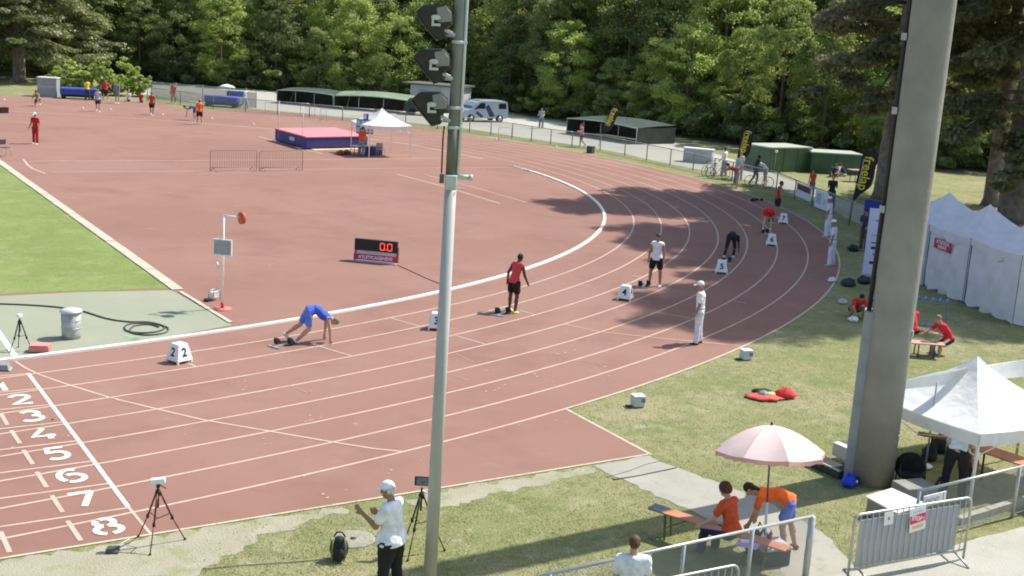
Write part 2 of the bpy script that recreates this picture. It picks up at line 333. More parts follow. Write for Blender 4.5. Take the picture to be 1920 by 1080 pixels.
# ---- lane numerals painted at the finish, stroke by stroke
def arc(cx,cy,rx,ry,a0,a1,n=14): return [(cx+rx*math.cos(R(a0+(a1-a0)*i/n)),cy+ry*math.sin(R(a0+(a1-a0)*i/n))) for i in range(n+1)]
DG={1:[[(.12,.78),(.34,1),(.34,0)]],
2:[arc(.5,.72,.42,.28,160,-20)+[(.1,0.0),(.95,.0)]],
3:[arc(.45,.76,.38,.25,150,-80),arc(.45,.27,.45,.28,80,-150)],
4:[[(.75,0),(.75,.42)],[(.62,1),(.05,.30),(1.0,.30)]],
5:[[(.85,1),(.2,1),(.14,.52)],arc(.45,.31,.44,.32,115,-140)],
6:[arc(.5,.5,.5,.5,62,228),arc(.52,.3,.42,.3,120,-125)],
7:[[(.02,.98),(.95,.98)],[(.9,.98),(.35,0)]],
8:[arc(.5,.76,.34,.24,110,-80),arc(.5,.76,.34,.24,140,250),arc(.5,.26,.46,.27,80,-80),arc(.5,.26,.46,.27,110,250)]}
cent={1:(12,725),2:(38,750),3:(60,781),4:(80,815),5:(107,851),6:(135,893),7:(158,937),8:(200,988)}
ud=Vector((1,BM,0)).normalized(); vd=Vector((-ud.y,ud.x,0))
numpaint=M('numeral_paint',(.86,.82,.68),.8,.06,5)
for k,(px,py) in cent.items():
    c0=G(px,py); mb=MB(); Wd,Hd=.43,.62
    for si,st in enumerate(DG[k]):
        pts=[c0+ud*((x-.5)*Wd)+vd*((y-.5)*Hd) for x,y in st]; vs=[]
        for i,p in enumerate(pts):
            d=(pts[min(i+1,len(pts)-1)]-pts[max(i-1,0)]).normalized(); n=Vector((-d.y,d.x,0))*.055
            vs+=[(p.x+n.x,p.y+n.y,.0165+si*.001),(p.x-n.x,p.y-n.y,.0165+si*.001)]
        mb.add(vs,[(2*i,2*i+1,2*i+3,2*i+2) for i in range(len(pts)-1)])
    tag(mb.build('lane_numeral',numpaint),kind='structure',label='white painted lane numeral %d beside the finish line'%k)

# pale specks and scuffs scattered on the track
mb=MB(); rq=random.Random(3)
spots=[(975,705),(1015,700),(1020,708),(925,695),(912,730),(918,736),(598,787),(592,785),(1098,638),(1050,665),(1060,792),(1075,800),(1085,808),(1028,843),(1035,847),(972,849),(935,863),(972,800),(978,804),(90,790),(130,815),(240,655),(470,700),(668,386),(304,398),(1180,645),(1130,690)]
for px,py in spots+[(rq.uniform(0,1250),rq.uniform(420,930)) for _ in range(46)]:
    c=G(px,py); 
    for q in range(rq.randint(1,4)):
        x=c.x+rq.gauss(0,.16);y=c.y+rq.gauss(0,.10); r=rq.uniform(.012,.04); a0=rq.random()*6
        if (Vector((x,y))-Vector(QC)).length>QR+9: continue
        mb.poly([(x+r*rq.uniform(.6,1.8)*math.cos(a0+k*1.05),y+r*rq.uniform(.4,1)*math.sin(a0+k*1.05),.0175) for k in range(6)])
tag(mb.build('track_specks',M('speck_pale',(.50,.36,.29),.9,.2,20)),kind='stuff')
# ================================================================ PEOPLE: smooth continuous bodies grown from a distance field
def surf(prims,vox,k=.03,cuts=()):
    """prims: (a,b,ra,rb,flatdir|None,flat); returns verts, quads by surface nets"""
    A=np.array([min(p[0][i],p[1][i])-max(p[2],p[3])*1.25-2.5*vox-k for p in prims for i in range(3)]).reshape(-1,3).min(0)
    Bm=np.array([max(p[0][i],p[1][i])+max(p[2],p[3])*1.25+2.5*vox+k for p in prims for i in range(3)]).reshape(-1,3).max(0)
    n=np.ceil((Bm-A)/vox).astype(int)+1
    F=np.full(n,1.0,np.float32); ax=[A[i]+vox*np.arange(n[i]) for i in range(3)]
    for p in prims:
        a=np.array(p[0],float); b=np.array(p[1],float); mr=max(p[2],p[3])*1.25+k+3*vox
        lo=np.maximum(0,((np.minimum(a,b)-mr-A)/vox).astype(int)); hi=np.minimum(n,((np.maximum(a,b)+mr-A)/vox).astype(int)+2)
        X,Y,Z=np.meshgrid(*[ax[i][lo[i]:hi[i]] for i in range(3)],indexing='ij')
        q=np.stack([X-a[0],Y-a[1],Z-a[2]],-1); ba=b-a
        if p[4] is not None:
            fd=np.array(p[4],float); fd/=np.linalg.norm(fd); fl=p[5]
            q=q+(q@fd)[...,None]*fd*(1/fl-1); ba=ba+(ba@fd)*fd*(1/fl-1)
        L2=max(1e-9,ba@ba); t=np.clip((q@ba)/L2,0,1); d=np.sqrt(((q-t[...,None]*ba)**2).sum(-1))-(p[2]+(p[3]-p[2])*t)
        if p[4] is not None: d=np.where(d>0,d*fl**.5,d)
        g=F[lo[0]:hi[0],lo[1]:hi[1],lo[2]:hi[2]]; h=np.clip(.5+.5*(g-d)/k,0,1)
        F[lo[0]:hi[0],lo[1]:hi[1],lo[2]:hi[2]]=g*(1-h)+d*h-k*h*(1-h)
    if cuts:
        X,Y,Z=np.meshgrid(*ax,indexing='ij')
        for nrm,pt in cuts:
            nrm=np.array(nrm,float); nrm/=np.linalg.norm(nrm)
            F=np.maximum(F,((X-pt[0])*nrm[0]+(Y-pt[1])*nrm[1]+(Z-pt[2])*nrm[2]))
    F[0]=F[-1]=1; F[:,0]=F[:,-1]=1; F[:,:,0]=F[:,:,-1]=1
    ins=F<0; c=np.zeros(n-1,int); cells=[]
    sl=lambda a,i,j,kk: a[i:n[0]-1+i,j:n[1]-1+j,kk:n[2]-1+kk]
    for i in(0,1):
        for j in(0,1):
            for kk in(0,1): c+=sl(ins,i,j,kk)
    act=(c>0)&(c<8); idx=-np.ones(act.shape,int); ii=np.argwhere(act); idx[act]=np.arange(len(ii))
    pos=np.zeros((len(ii),3)); cnt=np.zeros(len(ii))
    cr=[(i,j,kk) for i in(0,1) for j in(0,1) for kk in(0,1)]
    for p0 in cr:
        for axn in range(3):
            if p0[axn]: continue
            p1=list(p0); p1[axn]=1
            f0=F[ii[:,0]+p0[0],ii[:,1]+p0[1],ii[:,2]+p0[2]]; f1=F[ii[:,0]+p1[0],ii[:,1]+p1[1],ii[:,2]+p1[2]]
            mk=(f0<0)!=(f1<0); t=np.where(mk,f0/np.where(mk,f0-f1,1),0)
            pp=np.array(p0,float)[None]+t[:,None]*(np.array(p1)-np.array(p0))[None]
            pos+=pp*mk[:,None]; cnt+=mk
    V=A+vox*(ii+pos/np.maximum(cnt,1)[:,None]); Q=[]
    for axn in range(3):
        o=[a for a in range(3) if a!=axn]
        s0=[slice(1,n[a]-1) for a in range(3)]; s0[axn]=slice(0,n[axn]-1); s1=list(s0); s1[axn]=slice(1,n[axn])
        m0=ins[tuple(s0)];m1=ins[tuple(s1)]; e=np.argwhere(m0!=m1); 
        if len(e)==0: continue
        fl=m0[tuple(e.T)]; e=e+np.array([s.start for s in s0])
        def cell(du,dv):
            x=e.copy(); x[:,o[0]]-=du; x[:,o[1]]-=dv; return idx[x[:,0],x[:,1],x[:,2]]
        q=np.stack([cell(1,1),cell(0,1),cell(0,0),cell(1,0)],1)
        if axn==1: fl=~fl
        q[~fl]=q[~fl][:,::-1]; Q.append(q)
    return V,np.concatenate(Q)
def sobj(name,prims,vox,mat,parent,k=.03,cuts=()):
    V,Q=surf(prims,vox,k,cuts); me=bpy.data.meshes.new(name)
    if name in('shirt','singlet','trousers','shorts','jacket') and vox<.016:      # creases in the cloth
        c=V.mean(0); d=V-c; d[:,2]*=.2; d/=np.linalg.norm(d,axis=1)[:,None]+1e-6
        ph=(len(V)%7); w_=np.sin(V[:,2]*38+3*np.sin(V[:,0]*17+ph)+4*V[:,1]*7)*.5+np.sin(V[:,2]*61+V[:,0]*40-V[:,1]*33+ph)*.5
        V=V+d*((w_*.5+(.5 if name in('shirt','singlet','jacket') else -.3))*.009)[:,None]
    me.vertices.add(len(V)); me.vertices.foreach_set('co',V.ravel()); me.loops.add(len(Q)*4); me.loops.foreach_set('vertex_index',Q.ravel().astype(np.int32))
    me.polygons.add(len(Q)); me.polygons.foreach_set('loop_start',np.arange(0,len(Q)*4,4,dtype=np.int32)); me.polygons.foreach_set('use_smooth',np.ones(len(Q),bool))
    me.update(calc_edges=True); me.validate(); me.materials.append(mat)
    o=bpy.data.objects.new(name,me); C.objects.link(o); o.parent=parent; return o
def cloth(c): return M('cloth_%02x%02x%02x'%tuple(int(x*255) for x in c),c,.85,.14,7,bump=.8,bscale=11)
def skin(c): return M('skin_%02x%02x%02x'%tuple(int(x*255) for x in c),c,.55,.06,12)
SK_L=(.52,.31,.22); SK_M=(.34,.19,.12); SK_D=(.11,.055,.035)
def rotv(v,deg_pitch,yaw=0):
    """angle from straight down, forward positive; yaw swings it sideways"""
    a=R(deg_pitch); x=math.sin(a); z=-math.cos(a); y=R(yaw)
    return np.array([x*math.cos(y),math.sin(y)*1.0,z*math.cos(y)])
def person(label,pos,head_deg,H=1.76,lean=3,legs=((4,-3,4),(-4,-8,4)),arms=((8,14,10),(8,14,10)),neck=0,look=0,top=('tee',(.8,.8,.8)),bottom=('trousers',(.8,.8,.8)),
           shoes=(.6,.6,.6),hair=((.03,.02,.015),'short'),cap=None,sk=SK_L,vox=.022,fat=1.0,group=None,seat=None,belt=None,fingers=False,hands_at=None,female=False,twist=0,z0=0.0):
    """legs/arms: (thigh or upper arm, shin or forearm, sideways) in degrees from straight down, left then right"""
    g=H/1.76; t=thing('person',label,'person',(0,0,0),0,group)
    hip=np.array([0,0,0.0]); tl=.43*g; sl_=.42*g; hw=.095*g
    tor=lambda u,deg=lean: np.array([math.sin(R(deg))*u,0,math.cos(R(deg))*u])*g
    J={}
    J['pel']=hip; J['wai']=tor(.20,lean*.75); J['chs']=tor(.40,lean); J['nek']=tor(.53,lean)
    fdir=np.array([math.cos(R(lean)),0,-math.sin(R(lean))])     # chest normal
    nd=lean*.55+neck; hd=np.array([math.sin(R(nd)),0,math.cos(R(nd))]); hf=np.array([math.cos(R(nd)),0,-math.sin(R(nd))])
    ly=R(look); hfx=hf*math.cos(ly)+np.array([0,1,0])*math.sin(ly); hs=np.cross(hd,hfx)
    J['head']=J['nek']+hd*.155*g+hfx*.02*g
    for s,sg,(a,b,c) in (('L',1,legs[0]),('R',-1,legs[1])):
        h=np.array([0,sg*hw,-.03*g]); kn=h+rotv(0,a,sg*c)*tl; an=kn+rotv(0,b,sg*c*.3)*sl_
        J['hip'+s],J['kn'+s],J['an'+s]=h,kn,an
    for s,sg,(a,b,c) in (('L',1,arms[0]),('R',-1,arms[1])):
        sh=tor(.475,lean)+np.array([0,sg*.175*g*(.92 if female else 1)*(1+.22*(fat-1)),0]); 
        el=sh+rotv(0,a,sg*c)*.285*g; wr=el+rotv(0,b,sg*c*.35)*.25*g
        if hands_at is not None: # bring the hand to a given side offset
            pass
        J['sh'+s],J['el'+s],J['wr'+s]=sh,el,wr
    low=min(J['anL'][2],J['anR'][2])-.075*g
    rz=R(head_deg); base=-low if seat is None else seat+.10*g
    off=np.array([0,0,base])
    # place so that the feet (or seat) stand on pos
    fc=(J['anL']+J['anR'])/2 if seat is None else J['pel']
    off[0]-=fc[0]; off[1]-=fc[1]
    for q in J: J[q]=J[q]+off
    t.location=(pos[0],pos[1],z0); t.rotation_euler=(0,0,rz)
    side=np.array([0,1,0.]); pr=[]
    def pv(a,b,ra,rb,fd=None,fl=1): pr.append((a,b,ra*g,rb*g,fd,fl))
    # torso
    f=fat
    def torso(o=0,lst=None):
        l=[]
        l.append((J['pel']-side*.05*g+np.array([0,0,-.02]),J['pel']+side*.05*g+np.array([0,0,-.02]),(.118+o*1.6)*g*f**.85,(.118+o*1.6)*g*f**.85,fdir,.95))
        l.append((J['pel'],J['wai'],(.14+o)*g*f,(.118+o)*g*f*(.93 if female else 1),fdir,.78))
        l.append((J['wai'],J['chs'],(.125+o)*g*f*(.93 if female else 1),(.15+o)*g*(1+.4*(f-1)),fdir,.74))
        l.append((J['shL']*.8+J['shR']*.2,J['shR']*.8+J['shL']*.2,(.075+o)*g,(.075+o)*g,None,1))
        return l
    body=torso(-.012)
    body.append((J['nek']-hd*.03*g,J['nek']+hd*.09*g,.058*g,.054*g,None,1))
    # head
    hc=J['head']; body.append((hc+hd*.035*g-hfx*.012*g,hc+hd*.03*g-hfx*.01*g,.087*g,.087*g,hs,.86)); body.append((hc+hd*.0*g+hfx*.02*g,hc-hd*.055*g+hfx*.045*g,.066*g,.045*g,hs,.9))
    body.append((hc+hfx*.085*g+hd*.02*g,hc+hfx*.104*g-hd*.012*g,.010*g,.014*g,None,1))
    for sg in(1,-1): body.append((hc+hs*sg*.078*g+hd*.02*g-hfx*.01*g,hc+hs*sg*.082*g-hd*.012*g-hfx*.006*g,.016*g,.012*g,hs,.6))
    for s,sg in(('L',1),('R',-1)):
        body.append((J['hip'+s],J['kn'+s],.088*g*f,.056*g,None,1)); kn,an=J['kn'+s],J['an'+s]
        body.append((kn,kn*.68+an*.32+np.array([-.012,0,0]),.054*g,.058*g,None,1)); body.append((kn*.68+an*.32,an,.055*g,.038*g,None,1))
        body.append((J['sh'+s],J['el'+s],.056*g*(.88 if female else 1),.042*g,None,1)); body.append((J['el'+s],J['wr'+s],.043*g,.029*g,None,1))
        wr=J['wr'+s]; d=wr-J['el'+s]; d=d/np.linalg.norm(d); up2=np.array([1,0,0])-d*d[0]; 
        if np.linalg.norm(up2)<.2: up2=np.array([0,0,1])-d*d[2]
        up2/=np.linalg.norm(up2); pn=np.cross(d,up2)      # up2: thumb side (forward)
        body.append((wr,wr+d*.075*g,.032*g,.038*g,pn,.5))
        if fingers:
            for i,(o_,L_) in enumerate(((.03,.072),(.011,.082),(-.009,.076),(-.028,.06))):
                q0=wr+d*.085*g+up2*o_*g; q1=q0+d*L_*.55*g+up2*o_*.15*g-pn*sg*.006; q2=q1+d*L_*.45*g-pn*sg*.022*g
                body+=[(q0-d*.02,q1,.0105*g,.0098*g,None,1),(q1,q2,.0098*g,.0085*g,None,1)]
            q0=wr+d*.03*g+up2*.03*g; q1=q0+d*.035*g+up2*.03*g; q2=q1+d*.03*g+up2*.008*g; body+=[(q0,q1,.0125*g,.0112*g,None,1),(q1,q2,.0112*g,.0095*g,None,1)]
        else:
            body.append((wr+d*.07*g,wr+d*.135*g-pn*sg*.012,.036*g,.022*g,pn,.45)); body.append((wr+d*.03*g+up2*.03*g,wr+d*.08*g+up2*.05*g,.014*g,.011*g,None,1))
    sobj('body',body,vox,skin(sk),t,k=.012 if fingers else .02)
    bv=max(vox,.011)
    # upper garment
    kind,col=top; ti=[]
    ti+=torso(.012)
    if fat>1.2: q_=ti[0]; ti[0]=(q_[0],q_[1],q_[2]*1.08,q_[3]*1.08,q_[4],q_[5])
    nk=J['nek']; cuts=[(hd,nk+hd*.012*g)]
    if kind in('tee','long','tank'):
        for s in 'LR':
            sh,el,wr=J['sh'+s],J['el'+s],J['wr'+s]
            if kind=='tee': ti.append((sh,sh*.38+el*.62,.072*g,.064*g,None,1))
            elif kind=='long': ti+=[(sh,el,.072*g,.056*g,None,1),(el,wr,.056*g,.042*g,None,1)]
            else: ti.append((sh*.8+J['nek']*.2,sh*.97+el*.03,.060*g,.055*g,None,1))
    down=J['pel']-J['wai']; down/=np.linalg.norm(down)
    cuts.append((down,J['pel']+down*(.065 if not belt else -.035)*g))
    sobj({'tank':'singlet','tee':'shirt','long':'jacket'}[kind],ti,bv,cloth(col),t,k=.03,cuts=cuts)
    # lower garment
    kind,col=bottom; bo=[(J['pel']-side*.055*g+np.array([0,0,-.03*g]),J['pel']+side*.055*g+np.array([0,0,-.03*g]),.117*g*f**.85,.117*g*f**.85,fdir,.95),(J['pel'],J['wai']*.35+J['pel']*.65,.128*g*f,.118*g*f,fdir,.80)]
    fr={'trousers':1,'shorts':.62,'briefs':.34,'leggings':1}[kind]
    for s in 'LR':
        h,kn,an=J['hip'+s],J['kn'+s],J['an'+s]
        tk=.020 if kind!='leggings' else .006
        bo.append((h,h*(1-fr)+kn*fr,(.096+tk)*g*f,(.056+.034*(1-fr)+tk+(.018 if kind=='shorts' else .004))*g,None,1))
        if fr==1: bo.append((kn,kn*.08+an*.92,(.06+tk)*g,(.044+tk*1.6)*g,None,1))
    up_=J['wai']-J['pel']; up_/=np.linalg.norm(up_)
    sobj(kind if kind!='briefs' else 'shorts',bo,bv,cloth(col),t,k=.02,cuts=[(up_,J['pel']+up_*(.085 if belt else .02)*g)])
    if belt: sobj('belt',[(J['pel']+up_*.07*g-side*.02,J['pel']+up_*.07*g+side*.02,.147*g*f,.147*g*f,fdir,.84)],min(bv,.014),cloth(belt),t,k=.01,cuts=[(up_,J['pel']+up_*.088*g),(-up_,J['pel']+up_*.058*g)])
    # shoes
    for s in 'LR':
        an,kn=J['an'+s],J['kn'+s]; sh_=an-kn; sh_/=np.linalg.norm(sh_); pitch=math.atan2(-sh_[2],-sh_[0])-PI/2 
        tilt=legs[0 if s=='L' else 1][1]; fwd=np.array([math.cos(R(min(0,tilt)*.8)),0,math.sin(R(min(0,tilt)*.8))*1.0]) if tilt<-25 else np.array([1,0,0.])
        o_=an+np.array([0,0,-.035*g]); sobj('shoe',[(o_-fwd*.035*g,o_+fwd*.05*g,.045*g,.042*g,None,1),(o_+fwd*.03*g-np.array([0,0,.012*g]),o_+fwd*.155*g-np.array([0,0,.022*g]),.038*g,.030*g,np.array([0,0,1]),.7)],min(bv,.016),cloth(shoes),t,k=.02)
    # hair
    hcol,hst=hair
    if hst!='none':
        hp=[(hc+hd*.045*g-hfx*.022*g,hc+hd*.03*g-hfx*.03*g,.094*g,.090*g,hs,.88)]
        ct=[((hfx-hd*.55),hc+hfx*.055*g+hd*.05*g)]
        ct.append(((-hd*1+hfx*.35),hc-hd*.035*g))
        if hst=='long': hp.append((hc-hfx*.05*g,hc-hfx*.075*g-hd*.17*g,.06*g,.035*g,hs,1.0)); ct=ct[:1]
        if hst=='bun': hp.append((hc-hfx*.12*g+hd*.05*g,hc-hfx*.125*g+hd*.05*g,.038*g,.038*g,None,1))
        if hst=='curly': hp=[(hc+hd*.05*g-hfx*.02*g,hc+hd*.02*g-hfx*.035*g,.112*g,.105*g,None,1)]
        sobj('hair',hp,min(bv,.016),M('hair_%d'%int(sum(hcol)*1000),hcol,.6,.3,30,bump=.4,bscale=60),t,k=.015,cuts=ct)
    if cap:
        cp=[(hc+hd*.058*g-hfx*.014*g,hc+hd*.05*g-hfx*.014*g,.101*g,.101*g,hs,.9)]
        o=sobj('cap',cp,min(bv,.014),cloth(cap),t,k=.01,cuts=[(-hd,hc+hd*.045*g)])
        sobj('cap_brim',[(hc+hfx*.07*g+hd*.05*g,hc+hfx*.145*g+hd*.038*g,.065*g,.05*g,hd,.16)],.010 if vox<.02 else .014,cloth(cap),t,k=.01)
    if vox<.015:
        for sg in(1,-1):
            e=MB().ball(hc+hs*sg*.032*g+hfx*.078*g+hd*.028*g,.011*g,8,6); e.build('eye',M('eye_dark',(.03,.025,.02),.3),t)
        MB().bar(hc+hfx*.089*g-hd*.045*g-hs*.022*g,hc+hfx*.089*g-hd*.045*g+hs*.022*g,.006,.006).build('mouth',M('lips',(.30,.12,.10),.5),t)
    t['_J']=0; del t['_J']
    return t,{k_:Matrix.Rotation(rz,4,'Z')@Vector(v)+Vector((pos[0],pos[1],z0)) for k_,v in J.items()}
# ================================================================ WHO STANDS WHERE
WHT=(.80,.80,.82); NAVY=(.03,.04,.09); BLK=(.018,.018,.022); RED=(.62,.045,.04); ORG=(.78,.13,.03); GREY=(.30,.32,.34)
HB=((.035,.022,.015),'short'); HD=((.015,.012,.012),'short'); HBL=((.28,.18,.08),'short')
def at_ground(px,py): return G(px,py)
def hd(p,rel):   # heading in degrees relative to the line of sight: 0 away, 90 picture left, -90 picture right, 180 towards us
    return math.degrees(va(p))+rel
ath='athletes at the start of the bend'; offi='officials in white at the edge of the track'
STAND=((6,-2,5),(-3,-6,5))
p=G(1308,645); person('starter all in white with white cap standing in an outer lane, facing left',p,hd(p,88),1.76,2,((3,0,4),(-3,-5,4)),((0,22,8),(2,8,9)),6,0,('tee',WHT),('trousers',(.68,.68,.74)),(.04,.04,.05),((.35,.33,.3),'short'),WHT,SK_M,vox=.0145,fat=1.05,belt=(.16,.10,.16),fingers=False)
p=G(577,642); person('athlete in a blue singlet bending down onto both hands in lane two',p+Vector((-.38,.20,0)),hd(p,-84),1.80,110,((-30,-56,4),(-2,-46,4)),((0,-4,8),(12,4,8)),58,0,('tank',(.06,.12,.55)),('shorts',(.13,.24,.72)),(.75,.75,.72),HBL,None,SK_L,vox=.0145)
p=G(960,586); person('athlete in coral red singlet, black shorts and neon yellow shoes beside his blocks',p,hd(p,-38),1.78,16,((6,0,6),(-2,-10,7)),((-16,4,22),(8,30,12)),12,0,('tank',(.62,.07,.075)),('leggings' if 0 else 'shorts',(.025,.012,.014)),(.70,.85,.14),HD,None,SK_D,vox=.0145)
p=G(1227,536); person('athlete in a white singlet and black shorts standing at the blocks of lane four',p,hd(p,170),1.80,2,((4,-2,9),(-2,-5,9)),((4,14,12),(0,10,12)),10,0,('tank',(.80,.81,.86)),('shorts',(.02,.012,.016)),(.7,.72,.74),HB,None,SK_M,vox=.0145)
p=G(1366,484); person('athlete in black crouched with hips up in the blocks of lane five, seen from behind',p,hd(p,-8),1.76,98,((-14,-46,6),(20,-40,6)),((16,6,10),(16,6,10)),30,0,('tee',(.02,.02,.028)),('leggings',(.02,.02,.03)),(.6,.75,.8),HD,None,SK_D,vox=.017)
p=G(1437,432); person('athlete in a bright red top bent forward in the blocks of lane six',p,hd(p,-2),1.78,94,((-16,-44,6),(18,-42,6)),((14,6,16),(14,6,16)),30,0,('tee',(.75,.03,.03)),('briefs',(.6,.02,.03)),(.7,.7,.7),HB,None,SK_L,vox=.017)
p=G(1454,409); person('athlete in a red singlet and long black shorts standing beside lane box 7',p,hd(p,-70),1.80,6,((5,0,6),(-4,-8,6)),((6,16,9),(-3,14,10)),6,0,('tank',(.45,.05,.035)),('shorts',BLK),(.5,.52,.55),HB,None,SK_M,vox=.017)
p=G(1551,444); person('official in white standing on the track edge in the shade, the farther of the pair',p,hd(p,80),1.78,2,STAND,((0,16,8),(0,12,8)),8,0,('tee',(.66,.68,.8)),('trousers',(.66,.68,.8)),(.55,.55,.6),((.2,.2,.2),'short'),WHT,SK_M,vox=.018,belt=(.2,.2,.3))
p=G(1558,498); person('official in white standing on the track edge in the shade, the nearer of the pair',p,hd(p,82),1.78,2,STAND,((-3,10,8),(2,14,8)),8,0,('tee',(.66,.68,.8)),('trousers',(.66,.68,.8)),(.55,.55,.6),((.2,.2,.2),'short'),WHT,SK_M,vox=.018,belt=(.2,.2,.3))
# --- near the stand
p=GZ(741,906,1.84); person('man in white cap, white polo and black trousers raising his hands in the foreground',(p.x,p.y),hd(p,62),1.84,3,((5,0,5),(-3,-6,5)),((24,126,6),(14,92,6)),16,8,('tee',(.84,.84,.86)),('trousers',(.022,.022,.024)),(.02,.02,.02),((.62,.60,.56),'short'),(.80,.82,.84),SK_M,vox=.0095,fat=1.36,fingers=True)
p=GZ(1192,1008,1.74); person('person in white shirt with dark shoulder strap at the bottom edge',(p.x,p.y),hd(p,8),1.74,2,STAND,((8,40,8),(8,40,8)),6,0,('tee',(.74,.76,.82)),('trousers',(.05,.05,.07)),(.1,.1,.1),((.10,.06,.03),'short'),None,SK_L,vox=.0105,fat=1.05)
PBOT=p
p=GZ(1372,990,.55); PSIT,_=person('person in orange-red T-shirt sitting on the long bench, back to us',(p.x,p.y),hd(p,58),1.70,14,((84,6,9),(80,4,14)),((16,50,26),(22,70,14)),16,4,('tee',(.60,.09,.03)),('trousers',(.03,.035,.08)),(.1,.1,.12),((.09,.035,.02),'curly'),None,SK_L,vox=.0105,fat=1.16,seat=.42,female=True)
p=G(1480,1034); person('person in orange T-shirt and denim shorts bending over a crate under the parasol',(p.x,p.y),hd(p,88),1.70,86,((8,-12,5),(-8,-16,6)),((12,22,10),(4,12,8)),22,0,('tee',(.85,.16,.03)),('shorts',(.16,.22,.52)),(.30,.10,.06),((.03,.018,.012),'long'),None,SK_L,vox=.0105,fat=1.0,female=True,z0=.0)
p=G(1784,932); person('person in a pale shirt bending forward beneath the near white gazebo',(p.x,p.y),hd(p,-4),1.78,72,((6,-4,8),(2,-8,8)),((20,12,10),(20,12,10)),10,0,('tee',(.78,.79,.76)),('trousers',(.02,.02,.024)),(.02,.02,.02),HD,None,SK_L,vox=.013,fat=1.1,fingers=False)
p=GZ(1779,632,.5); person('athlete in red top sitting on the low bench near the blue ladder',(p.x,p.y),hd(p,125),1.74,38,((70,2,16),(58,-6,12)),((40,100,10),(44,60,12)),10,0,('tee',(.62,.03,.05)),('shorts',(.03,.02,.02)),(.8,.8,.8),HBL,None,SK_L,vox=.014,seat=.38)
p=GZ(1712,616,.5); person('red-shirted person half hidden behind the big column on the low bench',(p.x,p.y),hd(p,30),1.72,24,((80,4,8),(76,4,8)),((30,70,8),(30,70,8)),10,0,('tee',(.7,.03,.04)),('shorts',BLK),(.6,.6,.6),HD,None,SK_L,vox=.02,seat=.38)
p=GZ(1603,575,.3); person('red-shirted person squatting in the shade with arms around the knees',(p.x,p.y),hd(p,200),1.72,48,((108,-22,14),(104,-24,14)),((50,70,14),(50,70,14)),18,0,('tee',(.55,.03,.03)),('shorts',(.03,.02,.02)),(.85,.85,.85),HD,None,SK_M,vox=.017,seat=.16)
p=G(1618,470); person('person in navy top and brown trousers standing by the blue banner',p,hd(p,150),1.76,4,STAND,((10,60,8),(10,60,8)),10,0,('tee',(.045,.05,.09)),('trousers',(.10,.085,.07)),(.2,.2,.2),HD,None,SK_M,vox=.02)
# --- along the far fence on the right
fs='spectators and athletes along the far fence'
p=G(1381,354); person('person in red top and shorts leaning over the fence next to the bicycles',p,hd(p,95),1.74,62,((4,-2,6),(-3,-6,6)),((60,50,8),(64,50,8)),6,0,('tee',(.66,.09,.06)),('shorts',GREY),(.5,.5,.5),HB,None,SK_L,vox=.024,group=None)
p=G(1357,330); person('person in a white top standing behind the red leaning person',p,hd(p,60),1.76,4,STAND,((4,40,8),(4,40,8)),0,0,('tee',WHT),('trousers',GREY),(.3,.3,.3),HB,None,SK_L,vox=.026)
p=G(1378,345); person('person in a turquoise grey top between the leaning and the beige person',p,hd(p,-60),1.72,4,STAND,((20,60,8),(20,60,8)),6,0,('tee',(.35,.5,.5)),('trousers',(.12,.12,.13)),(.4,.4,.4),HD,None,SK_L,vox=.026)
p=G(1386,338); person('person all in pale beige standing on the grass near the middle feather flag',p,hd(p,150),1.74,3,STAND,((6,30,8),(6,30,8)),4,0,('tee',(.66,.62,.6)),('trousers',(.42,.36,.34)),(.8,.8,.8),HBL,None,SK_L,vox=.024)
p=G(1411,346); person('dark-skinned athlete in black stepping forward on the grass along the bend',p,hd(p,-70),1.80,10,((28,-6,4),(-16,-34,4)),((30,60,8),(-20,20,8)),8,0,('tee',(.03,.035,.04)),('leggings',(.02,.02,.025)),(.4,.4,.4),HD,None,SK_D,vox=.024)
p=G(1434,347); person('person in a white shirt and grey shorts leaning forward over the rail',p,hd(p,85),1.74,50,((4,-2,6),(-3,-6,6)),((50,60,8),(54,60,8)),6,0,('tee',(.78,.74,.74)),('shorts',(.36,.35,.33)),(.5,.5,.5),HB,None,SK_L,vox=.024)
p=G(1521,368); person('small figure in an orange T-shirt walking on the pale lawn behind the fence',p,hd(p,150),1.50,3,STAND,((10,30,8),(0,20,8)),0,0,('tee',(.70,.08,.03)),('trousers',(.12,.14,.2)),(.3,.3,.3),HB,None,SK_L,vox=.024)
p=G(1556,392); person('person in a black T-shirt with arms folded behind the banners on the fence',p,hd(p,185),1.76,2,STAND,((20,105,6),(20,105,6)),6,0,('tee',(.03,.03,.025)),('trousers',(.06,.06,.07)),(.2,.2,.2),HBL,None,SK_L,vox=.022)
for i,(px,py,tp,bt,rel,sk_) in enumerate(((1560,331,(.04,.05,.10),BLK,200,SK_M),(1572,330,(.80,.80,.82),(.05,.06,.12),150,SK_L),(1583,331,(.05,.06,.12),(.6,.6,.6),110,SK_L))):
    p=G(px,py); person(('dark blue','white','navy')[i]+'-topped sitter on the lawn, '+('leftmost','middle','rightmost')[i]+' of three',(p.x,p.y),hd(p,rel),1.72,30,((100,10,12),(95,15,12)),((40,60,8),(30,50,8)),20,0,('tee',tp),('trousers',bt),(.7,.7,.7),HB,None,sk_,vox=.03,seat=.06,group='people sitting on the lawn')
p=G(1092,276); person('runner in a pink-red top jogging along the fence near the first feather flag',p,hd(p,120),1.74,8,((26,0,4),(-10,-50,4)),((30,95,8),(-20,60,8)),6,0,('tank',(.66,.22,.18)),('shorts',(.12,.04,.06)),(.5,.4,.4),HB,None,SK_L,vox=.026)
